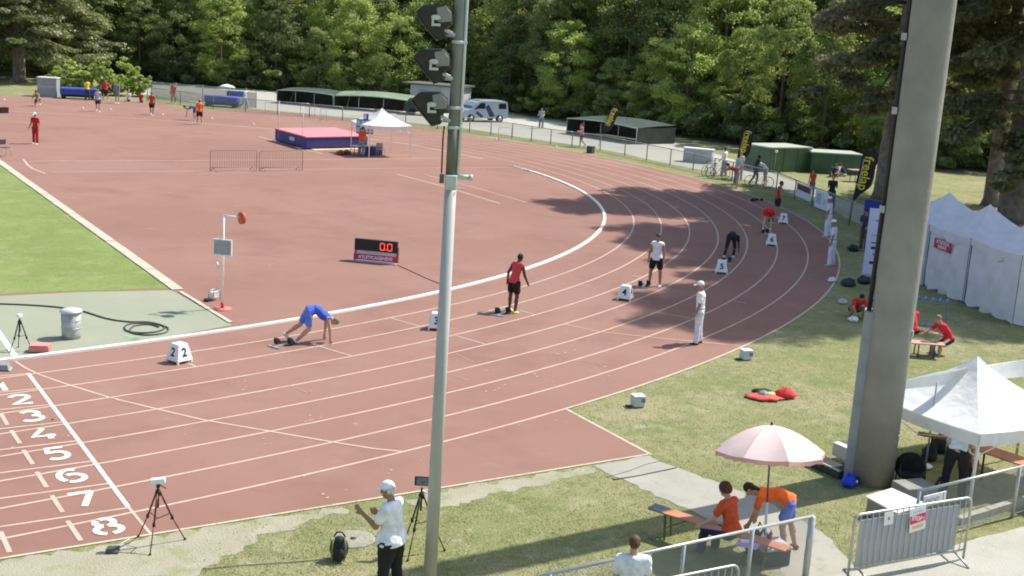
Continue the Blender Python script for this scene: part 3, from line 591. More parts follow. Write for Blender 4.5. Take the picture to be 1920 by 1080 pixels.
p=G(1014,241); person('person in a pale top and dark cap standing on the road at the forest edge',p,hd(p,170),1.70,3,STAND,((20,80,8),(20,80,8)),4,0,('long',(.35,.37,.38)),('trousers',(.16,.17,.18)),(.1,.1,.1),((.01,.01,.01),'curly'),None,SK_L,vox=.028)
p=G(677,293); person('person in an orange T-shirt and grey trousers standing at the high jump scoreboard',p,hd(p,-30),1.76,3,STAND,((6,30,8),(6,20,8)),6,0,('tee',(.74,.10,.02)),('trousers',(.22,.25,.3)),(.1,.1,.1),HB,None,SK_L,vox=.022)
p=G(67,270); person('figure in red top, red trousers and white cap alone on the infield',p,hd(p,150),1.76,2,((3,0,3),(-3,-5,3)),((-6,30,14),(-4,40,14)),4,0,('tee',(.45,.03,.03)),('trousers',(.42,.03,.04)),(.85,.85,.85),HD,WHT,SK_M,vox=.018)
far='athletes and helpers by the pole vault area at the far left'
A=[(72,199,'crouching athlete in dark shorts at the far left of the track',('tank',(.35,.27,.22)),('shorts',(.12,.08,.08)),SK_M,'crouch',160,None),
(104,181,'person in a navy top standing by the grey container',('tee',(.05,.05,.08)),('shorts',(.30,.12,.11)),SK_L,'stand',170,None),
(164,189,'person in a yellow shirt and navy trousers standing at the blue trolley',('tee',(.78,.58,.06)),('trousers',(.04,.05,.12)),SK_L,'stand',20,None),
(184,209,'athlete in white and navy walking towards us before the blue trolley',('tank',(.55,.55,.65)),('shorts',(.05,.05,.10)),SK_L,'walk',175,None),
(198,189,'person in a red T-shirt and black shorts with hands on hips by the hedge',('tee',(.62,.04,.05)),('shorts',(.03,.03,.03)),SK_L,'hips',200,None),
(220,194,'person in a grey-blue hooded top standing in front of the hedge',('long',(.20,.25,.30)),('shorts',(.16,.2,.25)),SK_L,'stand',150,None),
(285,216,'athlete in a red singlet and black shorts walking across the far track',('tank',(.55,.06,.05)),('shorts',(.02,.02,.02)),SK_M,'walk',170,None),
(325,195,'athlete in an orange-red top standing on the grass between the trolleys',('tank',(.62,.12,.07)),('shorts',(.35,.35,.33)),SK_M,'stand',175,None),
(374,234,'official in orange shirt and cap next to the bending athlete',('tee',(.85,.15,.03)),('shorts',(.03,.02,.03)),SK_L,'stand',10,(.85,.15,.03)),
(366,226,'athlete bending down to touch the far track beside the orange official',('tank',(.16,.17,.32)),('shorts',(.06,.06,.08)),SK_L,'bend',90,None),
(457,203,'figure wrapped in a pale grey hooded coat walking by the far fence',('long',(.50,.55,.62)),('trousers',(.36,.42,.5)),SK_L,'walk',-120,None)]
for px,py,lab,tp,bt,sk_,po,rel,cp in A:
    p=G(px,py); kw=dict(stand=dict(legs=STAND,arms=((4,20,8),(4,20,8)),lean=3),walk=dict(legs=((24,6,3),(-14,-38,3)),arms=((-22,10,8),(26,50,8)),lean=7),
        crouch=dict(legs=((100,-20,14),(40,-70,10)),arms=((40,60,8),(40,30,8)),lean=48),hips=dict(legs=((6,0,9),(-3,-6,9)),arms=((-30,40,40),(-30,40,40)),lean=2),
        bend=dict(legs=((4,-8,8),(-4,-12,8)),arms=((10,8,8),(10,8,8)),lean=100))[po]
    person(lab,p,hd(p,rel),1.76,top=tp,bottom=bt,sk=sk_,cap=cp,hair=HB,shoes=(.7,.7,.7) if px!=104 else (.2,.2,.2),vox=.027,**kw)
for i,(px,py,tp) in enumerate(((240,190,(.72,.74,.8)),(264,192,(.42,.05,.04)))):
    p=G(px,py); person(('white','dark red')[i]+'-topped athlete sitting on the ground at the foot of the hedge',(p.x,p.y),hd(p,180),1.7,20,((92,20,10),(88,30,12)),((30,50,8),(30,50,8)),10,0,('tee',tp),('trousers',(.05,.07,.14)),(.8,.8,.8),HB,None,SK_L,vox=.03,seat=.07)
# ================================================================ THINGS
galv=M('galvanised',(.46,.47,.46),.4,.08,14,metal=.5); dark=M('dark_metal',(.03,.03,.034),.5,.15,12); whiteP=M('white_paint',(.80,.80,.78),.5,.03,5); greyP=M('grey_paint',(.36,.38,.38),.55,.06,6)
blkplastic=M('black_plastic',(.02,.02,.023),.5,.2,10); redm=M('red_paint',(.60,.05,.035),.5,.08,8)
fabric=M('white_canvas',(.82,.82,.80),.85,.05,3,trans=.18,bump=.7,bscale=3.5); wood=M('bench_wood',(.46,.20,.11),.6,.12,5,bump=.1)
ink=M('print_black',(.02,.02,.03),.6); blue=M('blue_vinyl',(.05,.045,.19),.55,.1,4,bump=.2,bscale=5); pink=M('faded_red_vinyl',(.60,.22,.235),.7,.08,3,bump=.2,bscale=4)
greenP=M('green_panel',(.085,.14,.075),.6,.10,1.2,bump=.1); yel=M('yellow_print',(.72,.62,.05),.6)
# ---- floodlight mast in front
mp=GZ(838,480,5.15); mast=thing('light_mast','slim pale grey steel mast in the foreground with three floodlights near its top','mast',(mp.x,mp.y,0),R(-40.5))
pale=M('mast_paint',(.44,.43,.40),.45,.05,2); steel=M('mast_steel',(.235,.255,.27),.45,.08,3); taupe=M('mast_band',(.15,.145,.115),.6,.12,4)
MB().tube([(0,0,0),(0,0,6.30)],[.098,.082],20).build('lower_pole',pale,mast)
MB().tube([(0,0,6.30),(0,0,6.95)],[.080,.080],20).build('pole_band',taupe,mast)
MB().tube([(0,0,6.95),(0,0,11)],[.078,.066],20).build('upper_pole',steel,mast)
MB().tube([(.096,-.02,6.30),(.088,-.02,11)],.021,8).build('cable_conduit',M('conduit',(.62,.66,.66),.35,.05,5),mast)
for z in (6.95,7.22,8.1): MB().lathe([(.088,z-.022),(.088,z+.022)],18).box((.092,-.02,z),(.06,.06,.035)).build('clamp',M('conduit',(.62,.66,.66)),mast)
for z,fx in ((7.21,0),(7.78,.01),(8.36,.02)):
    fl=MB(); # wide glass end down to the left, narrow back box up to the right
    X=lambda x,y,zz:(x,y,z+zz)
    fl.extr([X(-.58,-.20,.10),X(-.47,-.20,.20),X(-.20,-.20,.21),X(-.12,-.20,.13),X(-.10,-.20,-.04),X(-.18,-.20,-.10),X(-.20,-.20,-.22),X(-.27,-.20,-.25)],(0,.42,0))
    h=fl.build('floodlight_housing',M('lamp_housing',(.035,.033,.028),.5,.2,6),mast,.012)
    MB().extr([X(-.592,-.18,.085),X(-.278,-.18,-.248),X(-.292,-.18,-.258),X(-.606,-.18,.08)],(0,.38,0)).build('lamp_glass',M('lamp_glass',(.10,.09,.08),.15),h)
    MB().extr([X(-.30,-.215,.17),X(-.19,-.215,.20),X(-.10,-.215,.11),X(-.10,-.215,.0),X(-.27,-.215,-.02)],(0,.02,0)).build('control_box',M('lamp_box',(.26,.26,.23),.5,.1,6),h,.01)
    MB().ball(X(-.30,-.23,.045),.055,10,7,(1.2,.4,.65)).box(X(-.28,-.23,-.05),(.09,.03,.035)).box(X(-.34,-.22,-.02),(.03,.03,.10)).build('bolt_cover',M('lamp_alu',(.60,.60,.56),.4),h)
    MB().bar(X(-.20,-.10,-.11),X(-.05,-.04,-.17),.05,.035).bar(X(-.20,.10,-.11),X(-.05,.04,-.17),.05,.035).box(X(-.08,0,-.175),(.14,.10,.05)).build('lamp_bracket',M('lamp_alu2',(.50,.52,.50),.4),h)
    MB().tube([X(-.19,-.2,-.2),X(-.19,.2,-.2)],.022,8).build('hinge',dark,h)
jb=M('junction_box',(.52,.56,.53),.5,.04,6)
MB().box((.01,-.105,6.20),(.15,.10,.20)).build('junction_box',jb,mast,.01); 
cb=MB().tube([(-.13,-.08,6.32),(-.135,-.08,6.8),(-.13,-.02,6.96)],.012,6).build('cable',dark,mast)
MB().box((-.125,-.05,6.24),(.06,.08,.12)).build('cable_box',M('old_box',(.14,.12,.09),.6),mast)
MB().tube([(.10,-.05,6.28),(.25,-.06,6.28)],.034,10).tube([(.25,-.06,6.28),(.30,-.06,6.28)],.042,10).build('camera_housing',jb,mast)
MB().bar((.10,-.03,6.11),(.19,-.03,6.11),.02).build('bracket',jb,mast)
# ---- big concrete column
cp=G(1634,903); col=thing('floodlight_column','massive round grey concrete column rising out of the frame at the right','column',(cp.x,cp.y,0),R(-57))
cg=M('column_concrete',(.285,.272,.24),.85,.13,1.2,bump=.25,bscale=10)
MB().tube([(0,0,-.05),(0,0,3.2),(0,0,9),(0,0,30)],[.405,.395,.39,.34],44).build('shaft',cg,col)
MB().extr([(-.545,-.16,0),(-.25,-.16,0),(-.25,-.16,3.42),(-.535,-.16,3.42)],(0,.42,0)).build('cable_box',M('duct_grey',(.30,.31,.31),.7,.08,3),col,.01)
MB().tube([(-.455,.0,3.42),(-.43,0,6),(-.425,0,9),(-.38,0,24)],.045,8).build('cable_duct',dark,col)
for z in (5.4,7.25,8.6): MB().box((-.45,-.05,z),(.10,.12,.13)).build('cable_clamp',M('clamp_grey',(.42,.43,.42),.6),col)
for z,a in ((3.1,-15),(1.0,-12)):
    r=.395; MB().box((r*math.cos(R(a)),r*math.sin(R(a)),z),(.05,.06,.10),rz=R(a)).build('socket',M('clamp_grey',(.42,.43,.42)),col)
# ---- lane number boxes
def lane_box(px,py,num,face,label,two=True,s=.79):
    p=G(px,py); t=thing('lane_marker_box',label,'lane box',p,R(face),'numbered lane boxes on the track')
    b,tp,h=.29*s,.175*s,.60*s; lid=h; z0=.07
    vs=[(-b,-b,z0),(b,-b,z0),(b,b,z0),(-b,b,z0),(-tp,-tp,h),(tp,-tp,h),(tp,tp,h),(-tp,tp,h)]
    MB().add(vs,[(3,2,1,0),(4,5,6,7),(0,1,5,4),(1,2,6,5),(2,3,7,6),(3,0,4,7)]).build('body',whiteP,t,.012)
    for sx in(-1,1):
        for sy in(-1,1): MB().box((sx*(b-.03),sy*(b-.03),.035),(.045,.045,.075)).build('foot',whiteP,t)
    MB().box((0,0,h+.006),(tp*1.1,tp*1.1,.012)).build('lid_handle',M('box_grey',(.6,.62,.6),.6),t)
    til=math.atan2(b-tp,h-z0); mz=(h+z0)/2+.0; my=(b+tp)/2
    for q in range(4):
        a=q*PI/2; n=Vector((math.sin(a),-math.cos(a),0)); o=n*(my+.004)
        text_mesh(str(num),.36*s,'number',ink,t,(o.x,o.y,mz),(PI/2-til,0,a),ext=.002,bold=.008)
    return t
lane_box(336,679,2,14,'white lane box numbered 2 standing in the second lane near the finish')
lane_box(818,617,3,-38,'white lane box numbered 3 half hidden by the slim mast')
lane_box(1172,562,4,-58,'white lane box numbered 4 behind the starter official')
lane_box(1352,512,5,-48,'white lane box numbered 5 just behind the crouched black-clad athlete')
lane_box(1446,460,6,-50,'white lane box numbered 6 below the athlete in the bright red top')
lane_box(1468,419,7,-52,'white lane box numbered 7 at the edge of the tree shade')
p=G(2,694); t=thing('lane_marker_box','low grey lane box cut off by the left edge beside the kerb','lane box',p,R(-30)); MB().extr([(-.2,-.14,.03),(.2,-.14,.03),(.16,-.10,.15),(-.16,-.10,.15)],(0,.26,0)).build('body',M('marker_grey',(.25,.26,.26),.6),t,.01); MB().box((-.2,0,.02),(.04,.3,.04)).box((.2,0,.02),(.04,.3,.04)).build('foot',greyP,t)
# ---- starting blocks
def blocks(px,py,face,label):
    p=G(px,py); t=thing('starting_blocks',label,'starting blocks',p,R(face),'starting blocks set in the lanes')
    MB().box((0,0,.03),(.80,.075,.04)).build('rail',galv,t)
    for x,y in((-.12,.11),(.14,-.11)):
        MB().extr([(x-.07,y-.065,.05),(x+.10,y-.065,.04),(x-.03,y-.065,.21),(x-.09,y-.065,.19)],(0,.13,0)).build('foot_pad',dark,t)
    MB().box((-.36,0,.025),(.06,.42,.03)).build('cross_bar',galv,t); MB().box((.36,0,.025),(.05,.3,.03)).build('cross_bar',galv,t)
for (px,py,dx,lab) in ((533,648,1,'starting blocks behind the athlete in blue'),(943,589,1,'starting blocks at the feet of the coral-red athlete'),(1208,537,1,'starting blocks at the feet of the white-singlet athlete'),
      (1362,492,1,'starting blocks under the crouched athlete in black'),(1434,438,1,'starting blocks under the athlete in bright red'),(1446,417,1,'starting blocks by the athlete near lane box 7')):
    c=G(px,py); th=math.degrees(math.atan2(c.y-QC[1],c.x-QC[0])); blocks(px,py,th+90,lab)
# dark starter speakers on the far track edge
p=G(1416,377); t=thing('shoe_pile','pair of dark shoes and a bag dropped on the far outer track edge','shoes',p,.2); MB().ball((-.25,0,.09),.16,10,6,(1.1,.7,.6)).build('bag',blkplastic,t); MB().ball((.28,.05,.07),.13,10,6,(1.2,.6,.6)).ball((.5,-.1,.07),.12,10,6,(1.2,.6,.6)).build('shoe',blkplastic,t)
# ---- tripods
def tripod(px,py,face,label,hh,legc,head,spread=.52,top=None,feet=None):
    p=G(px,py) if top is None else GZ(top[0],top[1],top[2]); p.z=0
    t=thing('tripod',label,'tripod',p,R(face)); lm=legc
    hub=hh*.84
    for a in ((90,210,330) if feet is None else feet):
        d=Vector((math.cos(R(a)),math.sin(R(a)),0)); f=d*spread
        lo=Vector((0,0,hub))*.48+f*.52
        mb=MB().tube([Vector((0,0,hub))+d*.035,lo],.015,8).tube([lo,f+Vector((0,0,.012))],.010,8); l=mb.build('leg',lm,t); MB().ball(f+Vector((0,0,.018)),.022,8,6).build('foot',blkplastic,l); MB().tube([lo-Vector((0,0,.03)),lo+Vector((0,0,.03))],.024,8).build('clamp',blkplastic,l)
    MB().tube([(0,0,hub-.25),(0,0,hh-.05)],.018,10).build('centre_post',lm,t)
    MB().lathe([(.04,hub-.05),(.05,hub),(.03,hub+.05)],12).build('collar',blkplastic,t)
    sp=MB(); zz=hub*.56
    for a in ((90,210,330) if feet is None else feet): sp.bar((0,0,zz-.05),Vector((math.cos(R(a))*spread*.40,math.sin(R(a))*spread*.40,zz)),.014,.01)
    sp.build('spreader',lm,t); return t,hh
redleg=M('tripod_red',(.13,.035,.03),.4,.1,6,metal=.3); blackleg=M('tripod_black',(.035,.036,.036),.45,.1,6,metal=.2)
t,h=tripod(296,1020,20,'dark tripod with a white sensor box standing on the dirt strip left of the finish',1.03,redleg,None,.43)
MB().box((0,0,h+.03),(.10,.22,.085),rz=R(40),rx=R(-6)).build('sensor_box',whiteP,t,.012); MB().tube([(0,0,h-.08),(0,0,h)],.03,10).build('head',blkplastic,t); MB().bar((.04,0,h-.05),(.10,-.07,h-.11),.012).build('handle',blkplastic,t)
t,h=tripod(38,658,-10,'dark tripod with a small white sensor on the green surface at the left',.85,blackleg,None,.30)
MB().box((0,0,h+.02),(.11,.10,.07),rz=R(30)).build('sensor_box',whiteP,t,.012)
t,h=tripod(785,1034,0,'dark olive tripod holding a camera screen between the man in white and the mast',1.14,M('tripod_olive',(.06,.06,.025),.45,.1,6,metal=.2),None,.42)
b=MB().box((0,0,h+.06),(.24,.035,.15),rz=R(-40)).build('camera_screen',blkplastic,t,.006); MB().box((-.012,-.018,h+.06),(.19,.006,.12),rz=R(-40)).build('display',M('screen_pic',(.10,.10,.13),.3,.7,12,col2=(.28,.27,.32),emit=0),b)
MB().bar((0,0,h-.1),(.25,-.2,h-.22),.022).build('pan_handle',M('handle_white',(.7,.7,.7),.5),t)
# ---- false start speaker pole (mirror disc, board, red base)
p=G(417,580); t=thing('signal_post','white post with red disc on an arm, framed board and round red base','signal post',p,R(-50))
MB().lathe([(.27,0.009),(.27,.03),(.05,.05)],20).build('base',M('base_red',(.70,.16,.13),.6),t); MB().lathe([(.05,.03),(.045,.20)],12).build('socket',redm,t)
MB().tube([(0,0,.1),(0,0,2.68)],.028,10).build('post',whiteP,t); MB().tube([(0,0,2.68),(.46,0,2.66)],.026,8).build('arm',whiteP,t)
MB().tube([(.50,-.035,2.65),(.56,.035,2.65)],.17,20).build('disc',M('disc_red',(.55,.10,.05),.5),t)
MB().box((0,-.045,1.78),(.50,.02,.40)).build('board',M('board_grey',(.32,.36,.36),.5,.15,6),t)
fr=MB()
for x in(-.26,.26): fr.box((x,-.05,1.78),(.03,.04,.46))
for z in(1.56,2.0): fr.box((0,-.05,z),(.5,.04,.03))
fr.build('frame',whiteP,t); MB().tube([(-.15,-.05,1.56),(-.15,-.05,.35)],.006,6).build('cord',M('cord',(.6,.4,.3)),t); MB().lathe([(.05,1.24),(.02,1.36)],10,(-.15,-.05,0)).build('bell',whiteP,t)
p=G(402,563); t=thing('battery_unit','small pale device with carrying frame on the infield next to the signal post','device',p,.3)
MB().box((.0,0,.17),(.22,.18,.18)).build('case',whiteP,t,.02); MB().tube([(-.13,-.1,0.01),(-.13,-.1,.30),(.13,-.1,.30),(.13,-.1,0.01)],.014,6).tube([(-.13,.1,0.01),(-.13,.1,.30),(.13,.1,.30),(.13,.1,0.01)],.014,6).build('frame',galv,t); MB().box((-.26,0,.05),(.16,.16,.08)).build('plug',dark,t)
# ---- clock
a,b=G(662,489),G(744,497); p=(a+b)/2; L_=(b-a).length; t=thing('race_clock','black race clock showing 0.0 in red above a red and white club board','clock',p,math.atan2(b.y-a.y,b.x-a.x))
MB().box((0,.10,.59),(L_*.97,.16,.40)).build('display_case',M('clock_black',(.022,.022,.028),.5),t,.01)
redled=M('led_red',(.9,.07,.05),.4,.02,3,emit=1.3)
def seg7(cx,cz,w_,h_,par,y):
    mb=MB(); th=.026
    for (x0,z0,x1,z1) in ((-1,1,1,1),(-1,-1,1,-1),(-1,0.08,-1,.92),(1,.08,1,.92),(-1,-.92,-1,-.08),(1,-.92,1,-.08)):
        if z0==z1: mb.box((cx,y,cz+z0*h_/2),(w_-.02,.008,th))
        else: mb.box((cx+x0*w_/2,y,cz+(z0+z1)/2*h_/2),(th,.008,h_*.42))
    return mb.build('digit',redled,par)
seg7(.24,.585,.15,.23,t,.016); seg7(.50,.585,.15,.23,t,.016); MB().box((.37,.016,.475),(.03,.008,.03)).build('dot',redled,t)
MB().box((0,.08,.30),(L_*.99,.03,.14)).build('rail',M('clock_pale',(.55,.52,.6),.5),t)
bd=MB().box((0,.055,.165),(L_*1.0,.03,.20)).build('board',M('board_red',(.52,.04,.07),.5),t)
text_mesh('ATLETICAGENEVE',.155,'lettering',M('board_white',(.8,.78,.82),.6),t,(0,.034,.165),(PI/2,0,0),.002,.004,.96)
MB().box((0,-.02,.035),(L_*1.02,.22,.03)).build('base_plate',M('base_lilac',(.48,.42,.55),.5),t); MB().box((-.95,-.1,.022),(.5,.22,.012),rz=.1).build('side_slab',M('mat_rust',(.30,.13,.10),.8),t)  # base plate, and a thin rust-coloured slab on the ground left of it
for x in(-L_*.46,L_*.49): MB().box((x,.12,.30),(.04,.14,.56)).build('side_post',M('side_red',(.12,.02,.02),.5),t)
def ground_cable(pix,r,label,mat,z=.02,cat='cable'):
    pts=[GZ(*q,z) for q in pix]; sm=[]
    for i in range(len(pts)-1):
        p0=pts[max(i-1,0)];p1=pts[i];p2=pts[i+1];p3=pts[min(i+2,len(pts)-1)]
        for j in range(5):
            u=j/5; sm.append(.5*((2*p1)+(-p0+p2)*u+(2*p0-5*p1+4*p2-p3)*u*u+(-p0+3*p1-3*p2+p3)*u**3))
    sm.append(pts[-1]); o=MB().tube(sm,r,6).build('cable',mat); return tag(o,label,cat)
ground_cable([(745,497),(770,508),(800,522),(828,533)],.012,'thin dark cable running from the race clock towards the kerb',M('cable_brown',(.12,.05,.04),.6))
o=ground_cable([(-20,569),(40,571),(100,575),(150,582),(200,597),(240,603),(280,604),(308,612),(300,620),(270,624),(240,621),(234,612),(250,606),(285,606),(314,614),(308,624),(272,628),(244,622),(252,611),(280,608),(298,613)],.022,'long dark green hose ending in a loose coil on the green surface',M('hose_green',(.07,.09,.065),.5),.035,'hose'); o.name='garden_hose'
# darker mottled patches on the green surface around the coil
dkpatch=ground_mat('mottled_dark_green',[(.19,.24,.16),((.30,.355,.24),3,.4,.6,4,.9)],.1,60)
sheet('dark_patch',[(312,585),(330,583),(345,587),(362,585),(366,590),(345,592),(320,590)],.0145,dkpatch,.04,.2); sheet('dark_patch',[(230,628),(255,625),(270,631),(262,640),(238,640)],.0145,dkpatch,.05,.2)
# ---- bin and red box
p=G(134,634); t=thing('metal_bin','grey galvanised drum bin with lid on the green surface','bin',p,0)
MB().lathe([(.22,.01),(.235,.12),(.245,.68)],24).build('drum',M('zinc',(.42,.43,.40),.5,.18,5,metal=.25),t); MB().lathe([(.275,.68),(.275,.72),(.18,.76),(.05,.78)],24).build('lid',M('zinc_lid',(.58,.58,.56),.45,.1,6,metal=.25),t)
for z in(.28,.48): MB().lathe([(.246,z-.01),(.25,z),(.246,z+.01)],24).build('hoop',M('zinc',(.4,.4,.4)),t)
p=G(75,660); t=thing('red_case','flat faded red plastic case next to the left tripod','case',p,R(-30)); MB().box((0,0,.10),(.46,.34,.14)).build('base',M('case_red',(.62,.20,.17),.6,.1,5),t,.02); MB().box((0,0,.185),(.44,.32,.03)).build('lid',M('case_red2',(.68,.27,.23),.6,.1,5),t,.012)
# ---- things on the dirt and grass in the foreground
p=G(212,1033); t=thing('small_pad','small dark square pad lying on the dirt left of the tripod','pad',p,R(-30)); MB().box((0,0,.02),(.19,.26,.035)).build('pad',M('pad_dark',(.07,.075,.06),.7),t,.008); MB().tube([(.05,.13,.02),(.12,.3,.015),(.2,.42,.015)],.006,6).build('cord',whiteP,t)
p=G(635,1050); t=thing('black_backpack','black upright backpack on the grass left of the man in white','bag',p,R(-35))
MB().ball((0,0,.20),.19,14,10,(.78,.55,1.08)).build('body',M('bag_black',(.028,.03,.028),.8,.3,8,bump=.4,bscale=14),t); MB().ball((0,-.10,.13),.12,12,8,(.85,.45,.9)).build('pocket',M('bag_black',(.03,.03,.03)),t)
MB().tube([(-.09,.04,.37),(-.04,.04,.45),(.04,.04,.45),(.09,.04,.37)],.014,6).build('handle',blkplastic,t)
for x in(-.08,.08): MB().tube([(x,-.03,.39),(x*1.3,-.13,.30),(x*1.3,-.15,.12),(x,-.1,.03)],.013,6).build('strap',M('strap_olive',(.16,.16,.05),.7),t)
p=G(662,1011); t=thing('manhole_cover','flat round concrete manhole cover in the dry grass behind the backpack','manhole',p,0); MB().lathe([(.36,.004),(.36,.012),(.34,.014)],28).build('ring',M('manhole',(.29,.275,.21),.9,.12,5,bump=.3),t); MB().lathe([(.05,.014),(.05,.02)],10).build('cap',dark,t)
ground_cable([(380,1066),(440,1060),(500,1056),(560,1052),(620,1046)],.010,'thin pale cable lying in the grass leading to the backpack',M('cable_tan',(.33,.28,.18),.7))
for px,py,lab in((1195,762,'small white cube marker on the grass nearer the run-off'),(1398,674,'small white cube marker on the grass by the outer bend')):
    p=G(px,py); t=thing('cube_marker',lab,'marker',p,R(-22),'white cube markers on the grass'); MB().box((0,0,.14),(.27,.25,.25)).build('body',M('cube_grey',(.52,.53,.56),.6,.06,4),t,.02); MB().box((0,0,.27),(.28,.26,.02)).build('lid',whiteP,t,.01); MB().box((.08,-.127,.17),(.10,.006,.09)).build('print',M('print_grey',(.2,.2,.25),.6),t); MB().box((-.22,0,.02),(.12,.12,.03)).build('strap',dark,t)
# clothes heap
p=G(1440,746); t=thing('clothes_heap','heap of red and yellow clothes and shoes on the lawn','clothes',p,R(-40))
def rag(name,c,r,sc,mat,par,seed=1):
    mb=MB(); mb.ball((0,0,0),r,14,8,sc); rr=random.Random(seed); mb.v=[(v[0]*(1+rr.uniform(-.25,.25)),v[1]*(1+rr.uniform(-.25,.25)),max(0.006,v[2]*(1+rr.uniform(-.3,.5))+r*sc[2]*.6)) for v in mb.v]
    o=mb.build(name,mat,par); o.location=c; return o
rag('red_towel',(-.12,-.12,.004),.36,(1.2,.7,.16),M('rag_red',(.62,.10,.08),.9,.2,8),t,3); rag('red_bag',(.42,.10,.004),.23,(1.1,.75,.6),M('rag_red2',(.60,.05,.05),.8,.15,6),t,4); rag('yellow_vest',(.10,.10,.004),.16,(1.1,.7,.4),M('rag_yel',(.72,.60,.18),.8,.1,6),t,5); rag('dark_top',(-.05,.30,.004),.24,(1.2,.6,.3),M('rag_dark',(.05,.06,.03),.9,.2,6),t,6); rag('grey_shoes',(-.12,-.04,.05),.12,(1.1,.8,.6),M('rag_grey',(.3,.34,.36),.8,.2,6),t,7)
def sit(u,v,z=0): pass
# ---- long bench with seated person
a=GZ(1222,950,.46); b=GZ(1478,1030,.46); a.z=b.z=0
p=(a+b)/2; L_=(b-a).length; bench=thing('long_bench','long orange-brown folding bench under the pink parasol in the foreground','bench',p,math.atan2(b.y-a.y,b.x-a.x))
MB().box((0,0,.46),(L_,.27,.03)).build('seat',wood,bench,.008); MB().box((-L_/2+.14,.0,.4775),(.30,.272,.006)).build('end_sleeve',M('bench_grey',(.16,.17,.2),.6),bench)
for sx in(-1,1):
    for sy in(-1,1): MB().bar((sx*(L_/2-.32),sy*.10,.44),(sx*(L_/2-.36),sy*.12,0),.03).build('leg',M('leg_olive',(.12,.12,.03),.6),bench)
    MB().bar((sx*(L_/2-.34),-.11,.2),(sx*(L_/2-.34),.11,.2),.02).bar((sx*(L_/2-.34),0,.2),(sx*(L_/2-.75),0,.44),.018).build('brace',M('leg_olive',(.12,.12,.03)),bench)
bv=Vector((math.cos(bench.rotation_euler[2]),math.sin(bench.rotation_euler[2]),0))
q=GZ(1402,1022,.48); t=thing('papers','lilac folder and white papers lying on the long bench','papers',(q.x,q.y,.476),bench.rotation_euler[2]+.2); MB().box((0,0,.01),(.34,.24,.018)).build('folder',M('lilac',(.42,.30,.62),.6),t); MB().box((-.05,.09,.025),(.16,.12,.012),rz=.4).build('sheet',whiteP,t)
# umbrella
p=G(1432,1045); tpz=2.20; pt=GZ(1447,797,2.20); t=thing('parasol','pale pink scalloped parasol with a dark and white pole shading the bench','parasol',p,0); dx,dy=pt.x-p.x,pt.y-p.y
MB().tube([(0,0,0),(dx*.42,dy*.42,.92)],.022,10).build('lower_pole',M('pole_white',(.7,.7,.68),.4),t); MB().tube([(dx*.42,dy*.42,.92),(dx,dy,2.2)],.016,10).build('upper_pole',M('pole_dark',(.10,.10,.11),.4),t)
pk=M('parasol_cloth',(.87,.68,.65),.85,.05,3,trans=.25,bump=.15,bscale=5); pk2=M('parasol_valance',(.76,.42,.38),.85,.08,3,trans=.2)
tilt=Vector((dx,dy,1.7)).normalized(); ax=Vector((1,0,0)); ax=(ax-tilt*ax.dot(tilt)).normalized(); ay=tilt.cross(ax); top_=Vector((dx,dy,2.2)); Ru=.93
def up_(r,a,dz): return top_+ax*(r*math.cos(a))+ay*(r*math.sin(a))+tilt*dz
nR=8
for k in range(nR):
    vs=[];fs=[];nu,nv=6,6
    for i in range(nv+1):
        for j in range(nu+1):
            rr=Ru*i/nv; a=2*PI*(k+j/nu)/nR+.2; e=abs(j/nu-.5)*2; rad=rr*(math.cos(PI/nR)/math.cos((j/nu-.5)*2*PI/nR))*(1-.05*(1-e*e)*(i/nv)); vs.append(up_(rad,a,-.44*(i/nv)**1.7-.03*(1-e*e)*(i/nv)))
    for i in range(nv):
        for j in range(nu): q=i*(nu+1)+j; fs.append((q,q+nu+1,q+nu+2,q+1))
    pn=MB().add(vs,fs,True).build('canopy_panel',pk,t)
    edge=vs[-(nu+1):]; v2=list(edge)+[e_-tilt*(.07+.012*math.cos(j*PI))*1 for j,e_ in enumerate(edge)]
    MB().add(v2,[(j,nu+1+j,nu+2+j,j+1) for j in range(nu)],True).build('valance',pk2,pn)
    MB().tube([up_(.03,2*PI*k/nR+.2,-.02),up_(Ru*.5,2*PI*k/nR+.2,-.155),up_(Ru*.98,2*PI*k/nR+.2,-.44)],.006,5).build('rib',galv,t)
MB().ball(top_+tilt*.02,.022,8,6,(1,1,1.6)).build('finial',dark,t)
# crate
p=G(1442,1054); crate=thing('storage_crate','dark crate with a pale lid at the foot of the parasol','crate',p,R(-20)); MB().box((0,0,.15),(.52,.42,.28)).build('tub',M('crate_dark',(.06,.065,.06),.6),crate,.02); MB().box((0,0,.31),(.56,.46,.05)).build('lid',M('crate_lid',(.46,.47,.50),.5),crate,.015)
q=GZ(1424,1035,.35); t=thing('water_bottles','cluster of small dark and white bottles on the crate','bottles',(p.x-.1,p.y+.05,.335),0)
for x,y,mm in((-.08,.0,whiteP),(.02,.06,dark),(-.02,-.08,dark),(.1,-.02,redm)): MB().lathe([(.03,0),(.033,.15),(.012,.19),(.012,.22)],10,(x,y,0)).build('bottle',mm,t)
p=G(1418,1040); t=thing('dark_rucksack','dark rucksack leaning against the crate under the parasol','bag',p,.3); rag('bag_body',(0,0,.01),.22,(1,.8,1.1),M('bag_dark2',(.04,.04,.045),.85,.3,6),t,9); MB().tube([(-.08,0,.5),(0,0,.58),(.08,0,.5)],.012,6).build('handle',dark,t)
